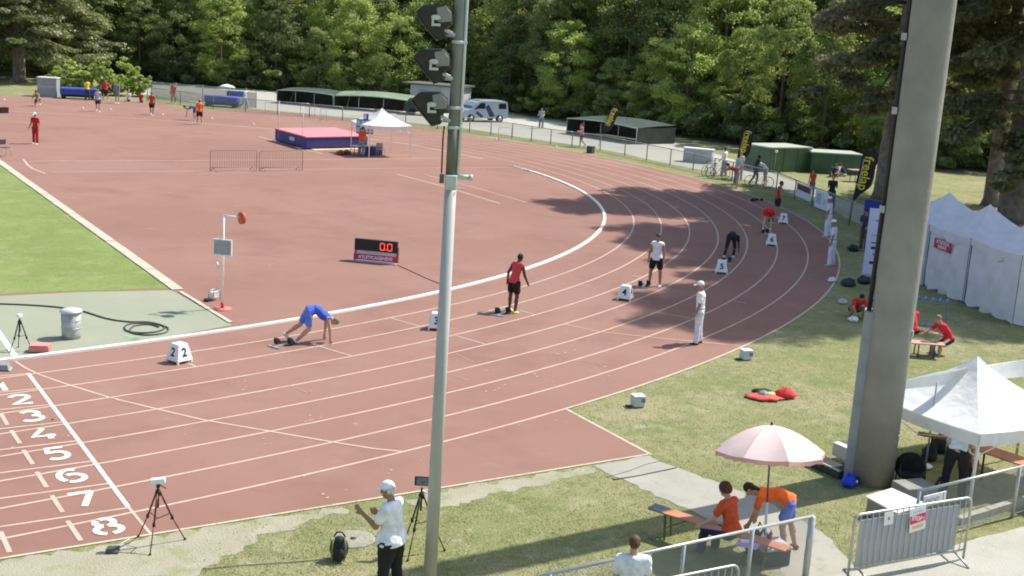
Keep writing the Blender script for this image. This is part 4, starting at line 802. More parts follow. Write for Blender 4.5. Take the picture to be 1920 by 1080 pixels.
# ---- chain-link fences near the stand
def wire_panel(name,par,x0,x1,z0,z1,mat,pitch=.055,r=.0016,y=0):
    mb=MB(); Wd=x1-x0; Hh=z1-z0; n=int((Wd+Hh)/pitch)
    for i in range(n):
        s=i*pitch
        for sg in(1,-1):
            # line going up-right / up-left, clipped
            if sg==1:
                xa=s-Hh; xb=s; za,zb=0,Hh
                if xa<0: za=-xa; xa=0
                if xb>Wd: zb=Hh-(xb-Wd); xb=Wd
            else:
                xa=s; xb=s-Hh; za,zb=0,Hh
                if xa>Wd: za=xa-Wd; xa=Wd
                if xb<0: zb=Hh+xb; xb=0
            if zb-za>.01: 
                A_=Vector((x0+xa,y,z0+za));B_=Vector((x0+xb,y+.002*sg,z0+zb)); mb.bar(A_,B_,r*2)
    o=mb.build(name,mat,par); o['kind']='stuff'; return o
def rail_fence(a,b,zt,label,posts,zb=.08,wire=True,endpost=.03,z0=0,rw=.025):
    p=a.copy();p.z=0; L_=(b-a).length; t=thing('chain_link_fence',label,'fence',p,math.atan2(b.y-a.y,b.x-a.x))
    MB().tube([(0,0,zt),(L_,0,zt)],rw,10).build('top_rail',galv,t); MB().tube([(0,0,zb),(L_,0,zb)],.012,6).build('bottom_rail',galv,t)
    for x,r_ in posts: MB().tube([(x,0,0),(x,0,zt)],r_,10).build('post',galv,t)
    if wire: wire_panel('wire_mesh',t,0,L_,zb,zt,M('wire',(.40,.41,.39),.5,.05,5,metal=.3))
    return t
a=GZ(985,1086,1.1);b=GZ(1526,967,1.1);a.z=b.z=0
L_=(b-a).length; L1=(GZ(1416,995,1.1)-a).to_2d().length
rail_fence(a,b,1.1,'grey pipe-rail chain-link fence in front of the long bench',((.4,.03),(L1-1.35,.03),(L1,.036),(L_-.03,.055)))
a=GZ(1722,921,1.0);b=GZ(2010,852,1.0); a.z=b.z=0; L_=(b-a).length
fr2=rail_fence(a,b,1.0,'grey chain-link fence on the kerb stones at the right edge',((.03,.03),((GZ(1914,876,1.0)-a).to_2d().length,.034),(L_,.03)))
bd=MB().box((.42,-.04,.80),(.60,.02,.20)).build('white_board',whiteP,fr2)
for i in range(3): MB().tube([Vector((.22+.13*i+.045*math.cos(q*PI/5),-.054,.80+.045*math.sin(q*PI/5))) for q in range(10)],.006,4,closed=True).build('ring_print',M('print_grey',(.2,.2,.25)),bd)
MB().box((.36+.28,-.052,.8),(.012,.006,.18)).build('divider',M('print_grey',(.2,.2,.25)),bd)
# ---- crowd barriers
def barrier(a,b,zt,label,slats=False,feet=True,name='crowd_barrier',mat=None,nb=None,group=None,zb=.18,r=.019):
    mat=mat or galv; p=a.copy();p.z=0; L_=(b-a).to_2d().length; t=thing(name,label,'barrier',p,math.atan2(b.y-a.y,b.x-a.x),group); q=.12
    pts=[(0,0,0.02),(0,0,zt-q)]+[(q-q*math.cos(R(i*22.5)),0,zt-q+q*math.sin(R(i*22.5))) for i in range(1,5)]+[(L_-q+q*math.sin(R(i*22.5)),0,zt-q+q*math.cos(R(i*22.5))) for i in range(5)]+[(L_,0,0.02)]
    MB().tube(pts,r,10).build('frame',mat,t); MB().tube([(0,0,zb),(L_,0,zb)],r*.85,8).build('bottom_rail',mat,t)
    n=nb or int(L_/.115)
    me=MB().tube([(0,0,zb),(0,0,zt-.01)],r*.42,6).mesh('bar'); me.materials.append(mat)
    for i in range(1,n):
        o=bpy.data.objects.new('bar',me); C.objects.link(o); o.parent=t; o.location=(L_*i/n,0,0)
    if feet:
        for x in(.22,L_-.22):
            MB().tube([(x,-.34,.012),(x,-.20,.08),(x,0,zb-.02),(x,.20,.08),(x,.34,.012)],r*.9,8).build('foot',mat,t)
    return t,L_,n
a=GZ(1604,966,1.12);b=GZ(1823,932,1.12); 
bt,BL,n=barrier(a,b,1.12,'grey crowd barrier with filled-in grey slats and a STOP sign at the gate','x',nb=20,r=.022)
sm=M('slat_grey',(.40,.415,.43),.5,.04,3); me=MB().box((0,0,0),(BL/20-.016,.012,.80)).mesh('slat'); me.materials.append(sm)
for i in range(17):
    o=bpy.data.objects.new('slat',me); C.objects.link(o); o.parent=bt; o.location=(BL*(i+1.6)/20,.03,.60)
sg=thing('stop_sign','tilted white and red paper sign reading STOP ! taped to the slatted barrier','sign',bt.matrix_basis@Vector((0,0,0)),bt.rotation_euler[2])
sp=MB().box((BL*.52,-.035,.90),(.34,.008,.42),ry=R(-8)).build('paper',whiteP,sg); MB().box((BL*.52,-.042,.91),(.33,.006,.14),ry=R(-8)).build('red_band',M('sign_red',(.75,.05,.08),.6),sp)
text_mesh('STOP !',.105,'lettering',M('board_white',(.8,.8,.8)),sp,(BL*.52,-.0475,.91),(PI/2,R(8),0),.001,.004,.92)
MB().box((BL*.52+.02,-.042,.77),(.22,.006,.045),ry=R(-8)).build('orange_print',M('print_orange',(.8,.45,.2),.6),sp); MB().box((BL*.52-.02,-.042,1.03),(.2,.006,.02),ry=R(-8)).build('small_print',M('print_lilac',(.6,.6,.8),.6),sp)
sg2=thing('paper_notice','small white paper notice near the left end of the slatted barrier','notice',bt.location,bt.rotation_euler[2]); MB().box((BL*.27,-.032,.99),(.19,.008,.22),ry=R(-4)).build('paper',whiteP,sg2); MB().box((BL*.27,-.038,.99),(.04,.004,.05)).build('print',M('print_grey',(.2,.2,.25)),sg2)
a=GZ(1215,1092,1.1);b=GZ(1386,1058,1.1); barrier(a,b,1.1,'pale crowd barrier just entering the frame at the bottom',feet=False,nb=13)
# far barriers on the infield
for (l,rr_,lab) in ((394,481,'left one of two thin crowd barriers on the red infield'),(486,567,'right one of two thin crowd barriers on the red infield')):
    a=G(l,321);b=G(rr_,319); barrier(a,b,1.06,lab,mat=M('barrier_rusty',(.34,.22,.18),.6,.1,4),nb=20,group='crowd barriers on the infield')
# ---- near gazebo etc
def gazebo(corner,rz,s,zl,zp,label,val=.24,walls=(),legs=True,mat=None,group=None,legm=None,zv=None):
    mat=mat or fabric; t=thing('gazebo',label,'gazebo',corner,rz,group); cs=[Vector((0,0,0)),Vector((s,0,0)),Vector((s,s,0)),Vector((0,s,0))]; ct=Vector((s/2,s/2,zp))
    for k in range(4):
        a,b=cs[k],cs[(k+1)%4]; n=8; m_=7; vs=[]
        for i in range(n+1):
            for j in range(m_+1):
                u=i/n; e=a+(b-a)*(j/m_); sag=.05*math.sin(PI*j/m_); e=Vector((e.x,e.y,zl-sag*1.3)); q=ct.lerp(e,u); q.z=zp+(e.z-zp)*(u**.80)-.05*math.sin(PI*u)*(1+.6*math.sin(PI*j/m_))
                if i==n: q.z=e.z
                vs.append(q)
        pn=MB().add(vs,[(i*(m_+1)+j,(i+1)*(m_+1)+j,(i+1)*(m_+1)+j+1,i*(m_+1)+j+1) for i in range(n) for j in range(m_)],True).build('roof_panel',mat,t)
        ed=vs[-(m_+1):]; od=(b-a).normalized(); od=Vector((od.y,-od.x,0))*.012
        MB().add([e+od for e in ed]+[e+od*1.5-Vector((0,0,val*(1+.04*math.sin(j*2.2)))) for j,e in enumerate(ed)],[(j,m_+1+j,m_+2+j,j+1) for j in range(m_)],True).build('valance',mat,pn)
    if legs:
        lm=legm or whiteP
        for c in cs:
            c2=c+(Vector((s/2,s/2,0))-c).normalized()*.05; MB().box((c2.x,c2.y,zl/2),(.045,.045,zl)).build('leg',lm,t); MB().box((c2.x,c2.y,.01),(.11,.11,.014)).build('foot_plate',galv,t)
    tr=MB()
    for k in range(4):
        a,b=cs[k],cs[(k+1)%4]; m2=(a+b)/2
        for (u,v,z1,z2) in ((a,m2,zl-.1,zl-.5),(a,m2,zl-.5,zl-.1),(m2,b,zl-.1,zl-.5),(m2,b,zl-.5,zl-.1)):
            i_=(Vector((s/2,s/2,0))-m2).normalized()*.07; tr.bar((u.x+i_.x,u.y+i_.y,z1),(v.x+i_.x,v.y+i_.y,z2),.02,.012)
    tr.build('scissor_frame',lm if legs else galv,t); return t,cs
c0=Vector((11.709,-18.651,0)); gz,_=gazebo(c0,R(-10.15),3.0,1.42,2.42,'nearest white pop-up gazebo with a pointed roof at the lower right')
p=G(1930,760); t=thing('white_awning','low white awning roof mostly hidden behind the near gazebo','awning',GZ(1700,712,2.0),0)
o_=Vector(t.location); cc=[GZ(1690,714,2.0),GZ(1930,690,2.0),GZ(1935,672,2.2),GZ(1760,697,2.2)]
MB().add([c-o_ for c in cc]+[c-o_-Vector((0,0,.18)) for c in cc[:2]],[(0,1,2,3),(0,4,5,1)]).build('cloth',fabric,t)
for c in cc: q=c-o_; MB().tube([(q.x,q.y,-2.0),(q.x,q.y,-.02)],.02,8).build('leg',galv,t)
t.location.z=2.0
# benches and bags beneath the gazebo
a=GZ(1712,812,.46);b=GZ(1960,905,.46);a.z=b.z=0
def fbench(a,b,z,label,wd=.27,mat=None,name='folding_bench'):
    p=(a+b)/2;p.z=0; L_=(b-a).to_2d().length; t=thing(name,label,'bench',p,math.atan2(b.y-a.y,b.x-a.x)); MB().box((0,0,z),(L_,wd,.03)).build('seat' if wd<.4 else 'table_top',mat or wood,t,.006)
    for sx in(-1,1):
        for sy in(-1,1): MB().bar((sx*(L_/2-.3),sy*wd*.4,z),(sx*(L_/2-.3),sy*wd*.45,0),.03).build('leg',dark,t)
    return t
fbench(G(1716,850),G(1800,866),.45,'short dark brown bench end under the left side of the near gazebo',.24,M('dark_wood',(.20,.07,.045),.7))
fbench(GZ(1812,830,.74),GZ(1990,890,.74),.74,'long orange-brown folding table under the near gazebo',.5,wood,'folding_table')
fbench(GZ(1905,818,.74),GZ(2060,850,.74),.74,'second folding table showing only its corner at the right edge',.5,wood,'folding_table')
p=G(1702,905); t=thing('camping_chair','low black camping chair with rounded back beside the column','chair',p,R(-50)); MB().ball((0,0,.34),.30,14,9,(1,.35,1.0)).build('backrest',M('chair_black',(.02,.014,.016),.9,.3,6),t); MB().box((0,-.22,.26),(.5,.42,.05)).build('seat',M('chair_black',(.02,.02,.02)),t,.015)
for sx in(-1,1):
    for sy in(0,-.4): MB().tube([(sx*.24,sy,0),(sx*.24,sy,.5)],.012,6).build('leg',dark,t)
for px,py,c_,lab,rr_ in((1742,862,(.02,.022,.03),'dark sports bag on the grass under the gazebo, behind the chair',.20),(1816,882,(.35,.03,.03),'dark red bag under the near gazebo table',.20),(1765,846,(.03,.035,.04),'black rounded bag standing on the bench end under the gazebo',.24)):
    p=G(px,py); t=thing('sports_bag',lab,'bag',p,.4); rag('bag_body',(0,0,.005),rr_,(1.3,.8,.9),M('bag%d'%px,c_,.85,.25,5),t,px); MB().tube([(-.12,0,rr_*1.4),(0,0,rr_*1.7),(.12,0,rr_*1.4)],.012,6).build('handle',dark,t)
p=G(1732,878); t=thing('white_towel','crumpled white towel on the grass near the black chair','towel',p,.1); rag('towel',(0,0,.004),.22,(1.2,.6,.2),whiteP,t,2); rag('fold',(.1,.05,.004),.12,(1,.8,.35),whiteP,t,8)
# white box table right of the column, grey crates left of it, blue bag
p=G(1672,950); t=thing('white_table','low white table-top chest in the sun beside the barrier','chest',p,ang((1625,935),(1665,975))+R(0)); 
cs=[GZ(1623,930,.36),GZ(1682,962,.36),GZ(1740,945,.36),GZ(1672,915,.36)]; o_=Vector(t.location); t.rotation_euler=(0,0,0)
MB().extr([Vector((c.x-o_.x,c.y-o_.y,.33)) for c in cs],(0,0,.035)).build('lid',M('lid_white',(.84,.83,.78),.5,.03),t,.01); ce=sum(cs,Vector())/4
MB().extr([Vector(((c.x-ce.x)*.93+ce.x-o_.x,(c.y-ce.y)*.93+ce.y-o_.y,.01)) for c in cs],(0,0,.325)).build('body',M('chest_grey',(.28,.27,.23),.7,.1,4),t,.01); MB().box((.0,0,.2),(.02,.02,.02)).build('latch',dark,t)
p=G(1745,948); t=thing('grey_speaker','grey flat-topped box wedged between the chest and the fence','box',G(1712,935),R(-20)); MB().box((0,0,.16),(.70,.5,.30)).build('body',M('box_taupe',(.27,.26,.23),.7,.1,4),t,.02); MB().tube([(.38,-.1,.2),(.46,-.12,.44),(.56,-.1,.30),(.5,-.1,.1)],.03,8).build('handle',blkplastic,t)
p=G(1557,884); t=thing('black_case','long black open case on the grass left of the big column','case',p,ang((1520,868),(1600,905))); MB().box((0,0,.09),(.85,.42,.16)).build('tray',M('case_black',(.035,.035,.035),.6,.2,5),t,.015); MB().box((0,-.19,.18),(.84,.03,.03)).build('rim',M('rim_pale',(.5,.48,.42),.6),t)
t=thing('beige_box','pale beige box standing on the black case next to the column','box',(G(1570,872).x,G(1570,872).y,.16),ang((1520,868),(1600,905))); MB().box((.12,.14,.14),(.56,.34,.26)).build('body',M('beige_card',(.52,.50,.43),.8,.06,4),t,.01); MB().box((.12,.14,.275),(.57,.35,.02)).build('lid',M('beige_lid',(.60,.58,.50),.8,.06,4),t,.006)
p=G(1592,912); t=thing('blue_bag','bright blue bag at the shaded foot of the big column','bag',p,.2); rag('bag_body',(0,0,.01),.17,(1.2,.8,.8),M('bag_blue',(.03,.07,.62),.7,.15,5),t,5); MB().ball((.05,-.12,.12),.03,8,6).build('bottle_cap',whiteP,t)
p=G(1583,872); 
# ---- low bench + blue ladder by the column
fbench(GZ(1700,640,.40),GZ(1770,645,.40),.40,'low brown bench with two red-shirted athletes near the tents',.42,M('bench_pink',(.50,.30,.23),.7,.08,4))
p=G(1740,622); t=thing('blue_ladder_frame','light blue metal hurdle-ladder frame standing behind the low bench','frame',p,ang((1715,610),(1768,616)))
bl=M('frame_blue',(.10,.22,.62),.4,.05,5); w_=1.0
for x in(-.5,.5): MB().tube([(x,0,0),(x*.92,.06,1.02)],.022,8).build('upright',M('frame_greyblue',(.13,.18,.27),.5),t)
for z in(.18,1.0): MB().tube([(-.52,.0,z),(.52,.0,z)],.022,8).build('cross_bar',M('frame_greyblue',(.13,.18,.27)),t)
for i in range(5):
    for z in(.18,1.0): MB().bar((-.44+i*.21,-.06,z),(-.38+i*.21,.12,z+.05),.05,.03).build('peg',bl,t)
p=G(1765,662); t=thing('drink_bottle','pale blue bottle lying in the grass by the seated athlete','bottle',G(1752,664),.4); MB().tube([(-.12,0,.045),(.08,0,.045),(.14,0,.045)],[.04,.04,.018],10).build('body',M('bottle_blue',(.25,.38,.6),.3),t); MB().tube([(.14,0,.045),(.17,0,.045)],.02,8).build('cap',whiteP,t)
# stuff in the shade
for px,py,c_,lab in((1635,600,(.50,.08,.10),'pinkish red bag lying beside the squatting person in the shade'),(1600,602,(.80,.80,.80),'white towel catching the sun below the squatting person'),(1640,560,(.25,.35,.6),'pale blue bag in the shade next to the concrete column'),(1560,528,(.70,.72,.8),'pair of white shoes and cloth on the shaded track edge'),(1580,568,(.40,.45,.40),'pale crumpled jacket on the shaded grass near the squatting person'),(1590,535,(.03,.04,.05),'large dark bag in the deep shade behind the squatting person'),(1620,530,(.03,.05,.06),'second large dark bag beside the blue and white banner'),(1600,470,(.02,.03,.03),'dark bag at the feet of the person by the banner')):
    p=G(px,py); dk=sum(c_)<.2; t=thing('sports_bag' if c_[0]<.6 else 'towel',lab,'bag' if c_[0]<.6 else 'towel',p,.5); rag('bag_body' if c_[0]<.6 else 'cloth',(0,0,.005),.30 if dk else .20,(1.4,.8,.45 if dk else .4),M('rag%d_%d'%(px,py),c_,.85,.2,6),t,px); rag('strap',(.12,-.05,.004),.14 if dk else .09,(1.2,.6,.5),M('rag%d_%db'%(px,py),tuple(x*.6+.02 for x in c_),.8,.2,6),t,px+1)
# ---- roll-up banner
a=G(1628,520);b=G(1668,517); 
a=G(1616,517); p=a; t=thing('roll_up_banner','tall white banner with blue border and small dark logos beside the column','banner',p,ang((1626,517),(1662,520)))
bw=.62; bh=2.55; MB().box((bw/2,0,.05),(bw+.04,.2,.1)).build('base',galv,t,.01); MB().box((bw/2,.02,bh/2),(bw,.02,bh)).build('sheet',M('banner_white',(.62,.62,.80),.6,.04,3),t); MB().box((bw+.05,.02,bh/2),(.09,.022,bh)).build('blue_border',M('banner_blue',(.02,.03,.42),.5),t)
for z,w_,c_ in((2.1,.12,(.35,.35,.5)),(1.55,.3,(.4,.4,.55)),(1.27,.26,(.1,.1,.25)),(1.08,.22,(.02,.02,.12)),(.85,.06,(.3,.3,.45)),(.52,.22,(.02,.02,.1))): MB().box((bw*.5,.006,z),(w_,.006,.05 if w_>.22 else .10)).build('logo',M('logo_%d'%int(z*100),c_,.6),t)
p=G(1640,470); t=thing('blue_backdrop','dark blue display panel behind the white banner in the shade','panel',G(1640,462),ang((1626,517),(1662,520))-.5); MB().box((0,0,1.1),(1.3,.05,1.7)).build('sheet',M('panel_blue',(.03,.04,.28),.6,.1,2),t); 
for x in(-.6,.6): MB().tube([(x,0.04,0),(x,.04,1.95)],.02,6).build('leg',galv,t)

ground_cable([(1150,899),(1190,893),(1230,885),(1268,877)],.011,'dark cable laid straight across the concrete path',M('cable_black',(.05,.05,.05),.6),.014)
ground_cable([(1138,894),(1175,884),(1210,871),(1240,864)],.006,'thin second cable across the top of the concrete path',M('cable_grey',(.14,.14,.13),.6),.012)
# ================================================================ THE FAR SIDE
# ---- three grey-white tents in a row
D_=R(-119.5); dv=Vector((math.cos(D_),math.sin(D_),0)); yv=Vector((-dv.y,dv.x,0)); t1=Vector((28.99,-8.26,0))
tentc=M('tent_cloth',(.82,.81,.86),.8,.05,2,trans=.35,bump=.6,bscale=2.2); navyleg=M('leg_navy',(.04,.05,.12),.5)
def wall(par,a,b,zt,seed,mat=tentc,lift=.0):
    rr=random.Random(seed); n,m_=16,12; vs=[]; nv=(b-a).normalized(); nn=Vector((nv.y,-nv.x,0))
    for i in range(n+1):
        for j in range(m_+1):
            q=a.lerp(b,i/n); z=zt*(1-j/m_)+ (.06+.05*math.sin(i*1.3+seed))*(j==m_); fold=.10*math.sin(i*1.5+j*.75+seed)*(.3+j/m_)+.05*math.sin(i*.9-j*.8+seed*2)
            q=q+nn*(fold*math.sin(PI*i/n)); q.z=z; vs.append(q)
    return MB().add(vs,[(i*(m_+1)+j,(i+1)*(m_+1)+j,(i+1)*(m_+1)+j+1,i*(m_+1)+j+1) for i in range(n) for j in range(m_)],True).build('side_wall',mat,par)
ts=[]
for i,(s_,lab) in enumerate(((2.75,'middle grey-white tent with closed walls and a small red club sign'),(3.0,'nearest grey-white tent of the row with billowing closed walls at the right edge'),(2.9,'farthest grey-white tent of the row, partly behind the column'))):
    o=[t1-dv*2.75,t1+dv*.03,t1-dv*(2.75+2.95)][i]
    t,cs=gazebo(o,D_,s_,2.28,3.28 if i!=1 else 3.3,lab,.22,mat=tentc,legm=navyleg); ts.append(t)
    wall(t,cs[0]-Vector((0,-.02,0)),cs[1]-Vector((0,-.02,0)),2.2,i+1); wall(t,cs[3],cs[0],2.2,i+5); wall(t,cs[2],cs[3],2.2,i+9); wall(t,cs[1],cs[2],2.2,i+14)
tA=ts[0]; sg=MB().box((1.10,-.06,1.72),(1.15,.02,.36),ry=R(1)).build('club_sign',M('sign_crimson',(.42,.05,.12),.6),tA); text_mesh('ATLETICA',.19,'lettering',M('board_white',(.8,.8,.8)),sg,(1.10,-.075,1.80),(PI/2,0,0),.002,.003); text_mesh('GENEVE',.16,'lettering',M('board_white',(.8,.8,.8)),sg,(1.10,-.075,1.64),(PI/2,0,0),.002,.003)
# ---- far gazebo at the high jump
a=G(691,296);b=G(770,296); gazebo(a,math.atan2(b.y-a.y,b.x-a.x),(b-a).length,1.93,2.85,'white pop-up gazebo beside the high jump mat on the infield',.22)
# ---- high jump mat
a=G(515,264);b=G(573,281);c=G(689,278); u=(a-b); v=(c-b); d=a+v
t=thing('high_jump_mat','blue and pink high jump landing mat on the infield','mat',b,0)
mz=.82; Lc=[Vector((0,0,0)),v,v+u,u]
MB().prism([(q.x,q.y) for q in [Lc[0],Lc[1],Lc[2],Lc[3]]],.06,mz-.1).build('mat_body',blue,t,.06)
ce=(v+u)/2; MB().prism([((q.x-ce.x)*1.012+ce.x,(q.y-ce.y)*1.012+ce.y) for q in Lc],mz-.10,mz).build('top_cover',pink,t,.05)
MB().prism([((q.x-ce.x)*.96+ce.x,(q.y-ce.y)*.96+ce.y) for q in Lc],.0,.07).build('pallet',M('pallet_dark',(.08,.05,.04),.9),t)
un=u.normalized(); q=u*.42; o_=Vector((un.y,-un.x,0)); o_=o_ if o_.dot(v)<0 else -o_
MB().box((q.x+o_.x*.03,q.y+o_.y*.03,.46),(.75,.02,.22),rz=math.atan2(u.y,u.x)).build('logo_patch',M('patch_white',(.55,.5,.7),.6),t)
vn=v.normalized(); MB().box((v.x*.45-un.x*.35,v.y*.45-un.y*.35,.03),(v.length*.75,.45,.05),rz=math.atan2(v.y,v.x)).build('front_board',M('board_yellow',(.72,.60,.33),.7,.1,3),t)
for (px,py,top,lab) in ((522,266,188,'left-hand thin high jump upright by the mat'),(567,279,206,'right-hand thin high jump upright by the mat')):
    p=G(px,py); t=thing('high_jump_upright',lab,'upright',p,.4,'high jump uprights'); MB().box((0,0,.03),(.7,.10,.05)).box((0,.25,.03),(.08,.5,.05)).build('base',M('upright_base',(.65,.62,.6),.5),t); MB().tube([(0,0,.04),(0,0,2.62)],.022,6).build('post',M('upright_post',(.66,.60,.57),.5),t); MB().box((0,.05,1.6),(.05,.06,.04)).build('bar_support',galv,t)
# ---- scoreboard by the mat
p=G(682,291); t=thing('scoreboard','blue-framed white number scoreboard on a stand beside the gazebo','scoreboard',p,R(-35))
sb=MB().box((0,0,1.72),(1.0,.06,.86)).build('backing',M('score_blue',(.04,.06,.28),.5),t)
for i in range(4):
    for j in range(2): MB().box((-.37+i*.245,-.04,1.92-j*.40),(.19,.02,.32)).build('number_card',M('card_white',(.55,.55,.66),.5),sb)
MB().box((.05,0,2.32),(.30,.05,.34)).build('top_card_frame',M('score_blue',(.04,.06,.28)),t); MB().box((.0,-.03,2.32),(.16,.02,.28)).build('number_card',M('card_white',(.55,.55,.66)),t)
MB().tube([(0,.04,0),(0,.04,2.4)],.025,8).build('post',whiteP,t); MB().box((0,.02,.02),(.7,.5,.03)).build('base',dark,t)
# judges' bench, chairs and bits beneath the gazebo
fbench(G(660,293),G(700,292),.62,'small white judges table by the high jump scoreboard',.5,M('table_white',(.72,.68,.66),.5),'judges_table')
p=G(700,290); t=thing('blue_crate','dark blue box with light objects on it below the far gazebo','box',p,0); MB().box((0,0,.25),(.9,.6,.45)).build('body',M('box_navy',(.05,.06,.22),.6),t,.03); MB().ball((.0,0,.52),.16,10,6,(1.2,.8,.5)).build('jacket',M('jacket_grey',(.35,.38,.5),.8),t)
def folding_chair(p,rz,label,seat=(.1,.1,.1),fr=None):
    t=thing('folding_chair',label,'chair',p,rz); fr=fr or galv; MB().box((0,0,.45),(.42,.40,.03)).build('seat',M('seat%d'%int(seat[0]*99),seat,.7),t,.01); MB().box((0,.20,.72),(.42,.03,.26)).build('backrest',M('seat%d'%int(seat[0]*99),seat),t,.01)
    for sx in(-1,1): MB().tube([(sx*.2,-.19,0),(sx*.2,-.17,.45)],.012,6).build('leg',fr,t); MB().tube([(sx*.2,.22,0),(sx*.2,.18,.45),(sx*.2,.21,.84)],.012,6).build('leg',fr,t)
    return t
folding_chair(G(713,294),2.2,'folding chair with back tilted towards the gazebo post',(.42,.28,.26))
folding_chair(G(10,293),R(20),'dark folding chair at the left edge of the infield',(.09,.06,.05))
p=G(6,212); t=thing('dark_box','small dark brown box at the left edge on the far track line','box',p,.2); MB().box((0,0,.2),(.62,.4,.36)).build('body',M('box_brown',(.05,.02,.02),.7),t,.02); MB().box((0,0,.39),(.64,.42,.03)).build('lid',M('box_brown2',(.08,.03,.03),.7),t)
for px,py,lab in((638,291,'small brown bag left of the gazebo shadow'),(650,290,'second brown bag under the high jump scoreboard')):
    p=G(px,py); t=thing('sports_bag',lab,'bag',p,0); rag('bag_body',(0,0,.01),.22,(1.2,.8,.7),M('bagb%d'%px,(.20,.07,.03),.8),t,px); MB().tube([(-.1,0,.26),(0,0,.33),(.1,0,.26)],.012,5).build('handle',dark,t)
# ---- pole vault / high jump trolleys in blue covers
def trolley(a,b,label,wd=1.3,hh=.95):
    p=(a+b)/2; L_=(b-a).length; t=thing('covered_trolley',label,'trolley',p,math.atan2(b.y-a.y,b.x-a.x),'blue covered mat trolleys'); MB().box((0,wd/2,.30+hh*.32),(L_,wd,hh*.62)).build('blue_cover',M('cover_blue',(.05,.085,.36),.7,.15,2,bump=.3,bscale=3),t,.12); MB().box((0,wd/2,.22),(L_*.96,wd*.9,.08)).build('chassis',dark,t)
    for sx in(-1,1):
        for y in(.05,wd-.05): MB().tube([(sx*L_*.40,y-.05,.17),(sx*L_*.40,y+.05,.17)],.17,12).build('wheel',blkplastic,t)
    return t
trolley(G(112,185),G(182,188),'blue covered trolley in front of the hedge at the far left'); trolley(G(382,199),G(444,203),'blue covered trolley on the grass strip by the far fence')
p=G(425,196); t=thing('small_parasol','small white parasol above the second blue trolley','parasol',p,0); MB().tube([(0,0,0),(0,0,1.6)],.02,6).build('pole',galv,t); MB().lathe([(.75,1.45),(.5,1.6),(.1,1.72)],14).build('canopy',fabric,t); MB().box((.9,.2,.9),(1.5,.3,.5)).build('blue_cover',M('cover_blue',(.05,.085,.36)),t,.1)
# ---- grey container by the hedge
a=G(70,181);b=G(106,183); p=(a+b)/2; t=thing('grey_container','pale grey metal cabinet with a white top at the left end of the hedge','container',p,math.atan2(b.y-a.y,b.x-a.x)); L_=(b-a).length
MB().box((0,.6,.75),(L_,1.2,1.5)).build('body',M('cab_grey',(.30,.33,.33),.6,.08,3),t,.02); MB().box((0,.6,1.55),(L_+.1,1.3,.08)).build('top',M('cab_top',(.6,.62,.6),.5),t); MB().box((0,-.02,.85),(L_*.9,.02,.06)).build('handle',M('cab_pale',(.55,.57,.55),.5),t)
# ---- far chain-link fence with a post at each bend
fp=[(276,187),(338,195),(400,204),(460,210),(520,215),(580,220),(642,226),(700,231),(760,236),(820,242),(880,248),(920,253),(960,258),(996,264),(1032,270),(1072,275),(1125,282),(1171,292),(1212,301),(1256,310),(1299,320),(1338,329),(1372,337),(1455,358),(1489,374),(1522,389),(1556,402),(1592,418),(1630,436)]
net=mesh_mat('far_netting',(.30,.32,.31),60,.30); net2=mesh_mat('dense_netting',(.14,.16,.16),60,.62)
o=G(*fp[0]); t=thing('perimeter_fence','long grey chain-link fence with posts running along the outside of the bend','fence',o,0)
postm=M('fence_post',(.20,.21,.20),.5,.1,5,metal=.3)
for i,q in enumerate(fp):
    a=G(*q)-o; MB().tube([(a.x,a.y,0),(a.x,a.y,1.08)],.035,6).build('post',postm,t)
    if i+1<len(fp):
        b=G(*fp[i+1])-o
        MB().tube([(a.x,a.y,1.06),(b.x,b.y,1.06)],.028,6).build('top_rail',M('fence_rail',(.42,.44,.43),.4,.05,5,metal=.4),t)
        MB().add([(a.x,a.y,.03),(b.x,b.y,.03),(b.x,b.y,1.05),(a.x,a.y,1.05)],[(0,1,2,3)]).build('netting',net,t)
# taller dark windbreak net left part
o=G(285,181); t=thing('windbreak_net','dark grey windbreak netting behind the far fence at the left','netting',o,0)
wl=[(283,183),(330,188),(380,193),(430,198),(480,203)]
for i,q in enumerate(wl):
    a=G(*q)-o; MB().tube([(a.x,a.y,0),(a.x,a.y,1.5)],.03,6).build('post',postm,t)
    if i<4: b=G(*wl[i+1])-o; MB().add([(a.x,a.y,.03),(b.x,b.y,.03),(b.x,b.y,1.3),(a.x,a.y,1.3)],[(0,1,2,3)]).build('netting',net2,t)
# fence banners
def fbanner(q0,q1,label,z0,z1,mats):
    a=G(*q0);b=G(*q1); t=thing('fence_banner',label,'banner',a,math.atan2(b.y-a.y,b.x-a.x)); L_=(b-a).length; MB().box((L_/2,-.05,(z0+z1)/2),(L_*.94,.015,z1-z0)).build('sheet',mats[0],t)
    for (u,w_,zz,h_,mm) in mats[1]: MB().box((L_*u,-.063,zz),(L_*w_,.008,h_)).build('print',mm,t)
fbanner((1492,375),(1521,388),'white banner with a dark red lettered strip on the perimeter fence',.25,.98,(M('ban_white',(.60,.60,.62),.6),[(.5,.84,.78,.30,M('ban_dark',(.10,.06,.07),.6)),(.3,.10,.78,.16,M('ban_lett',(.5,.2,.2))),(.45,.08,.78,.16,M('ban_lett',(.5,.2,.2))),(.6,.1,.78,.16,M('ban_lett',(.5,.2,.2))),(.74,.07,.78,.16,M('ban_lett',(.5,.2,.2)))]))
fbanner((1527,391),(1553,401),'pale blue and white banner on the perimeter fence behind the officials',.12,1.0,(M('ban_pale',(.62,.66,.74),.6),[(.3,.3,.6,.5,M('ban_blue',(.34,.42,.58),.6)),(.7,.2,.5,.3,M('ban_lilac',(.5,.5,.62),.6))]))
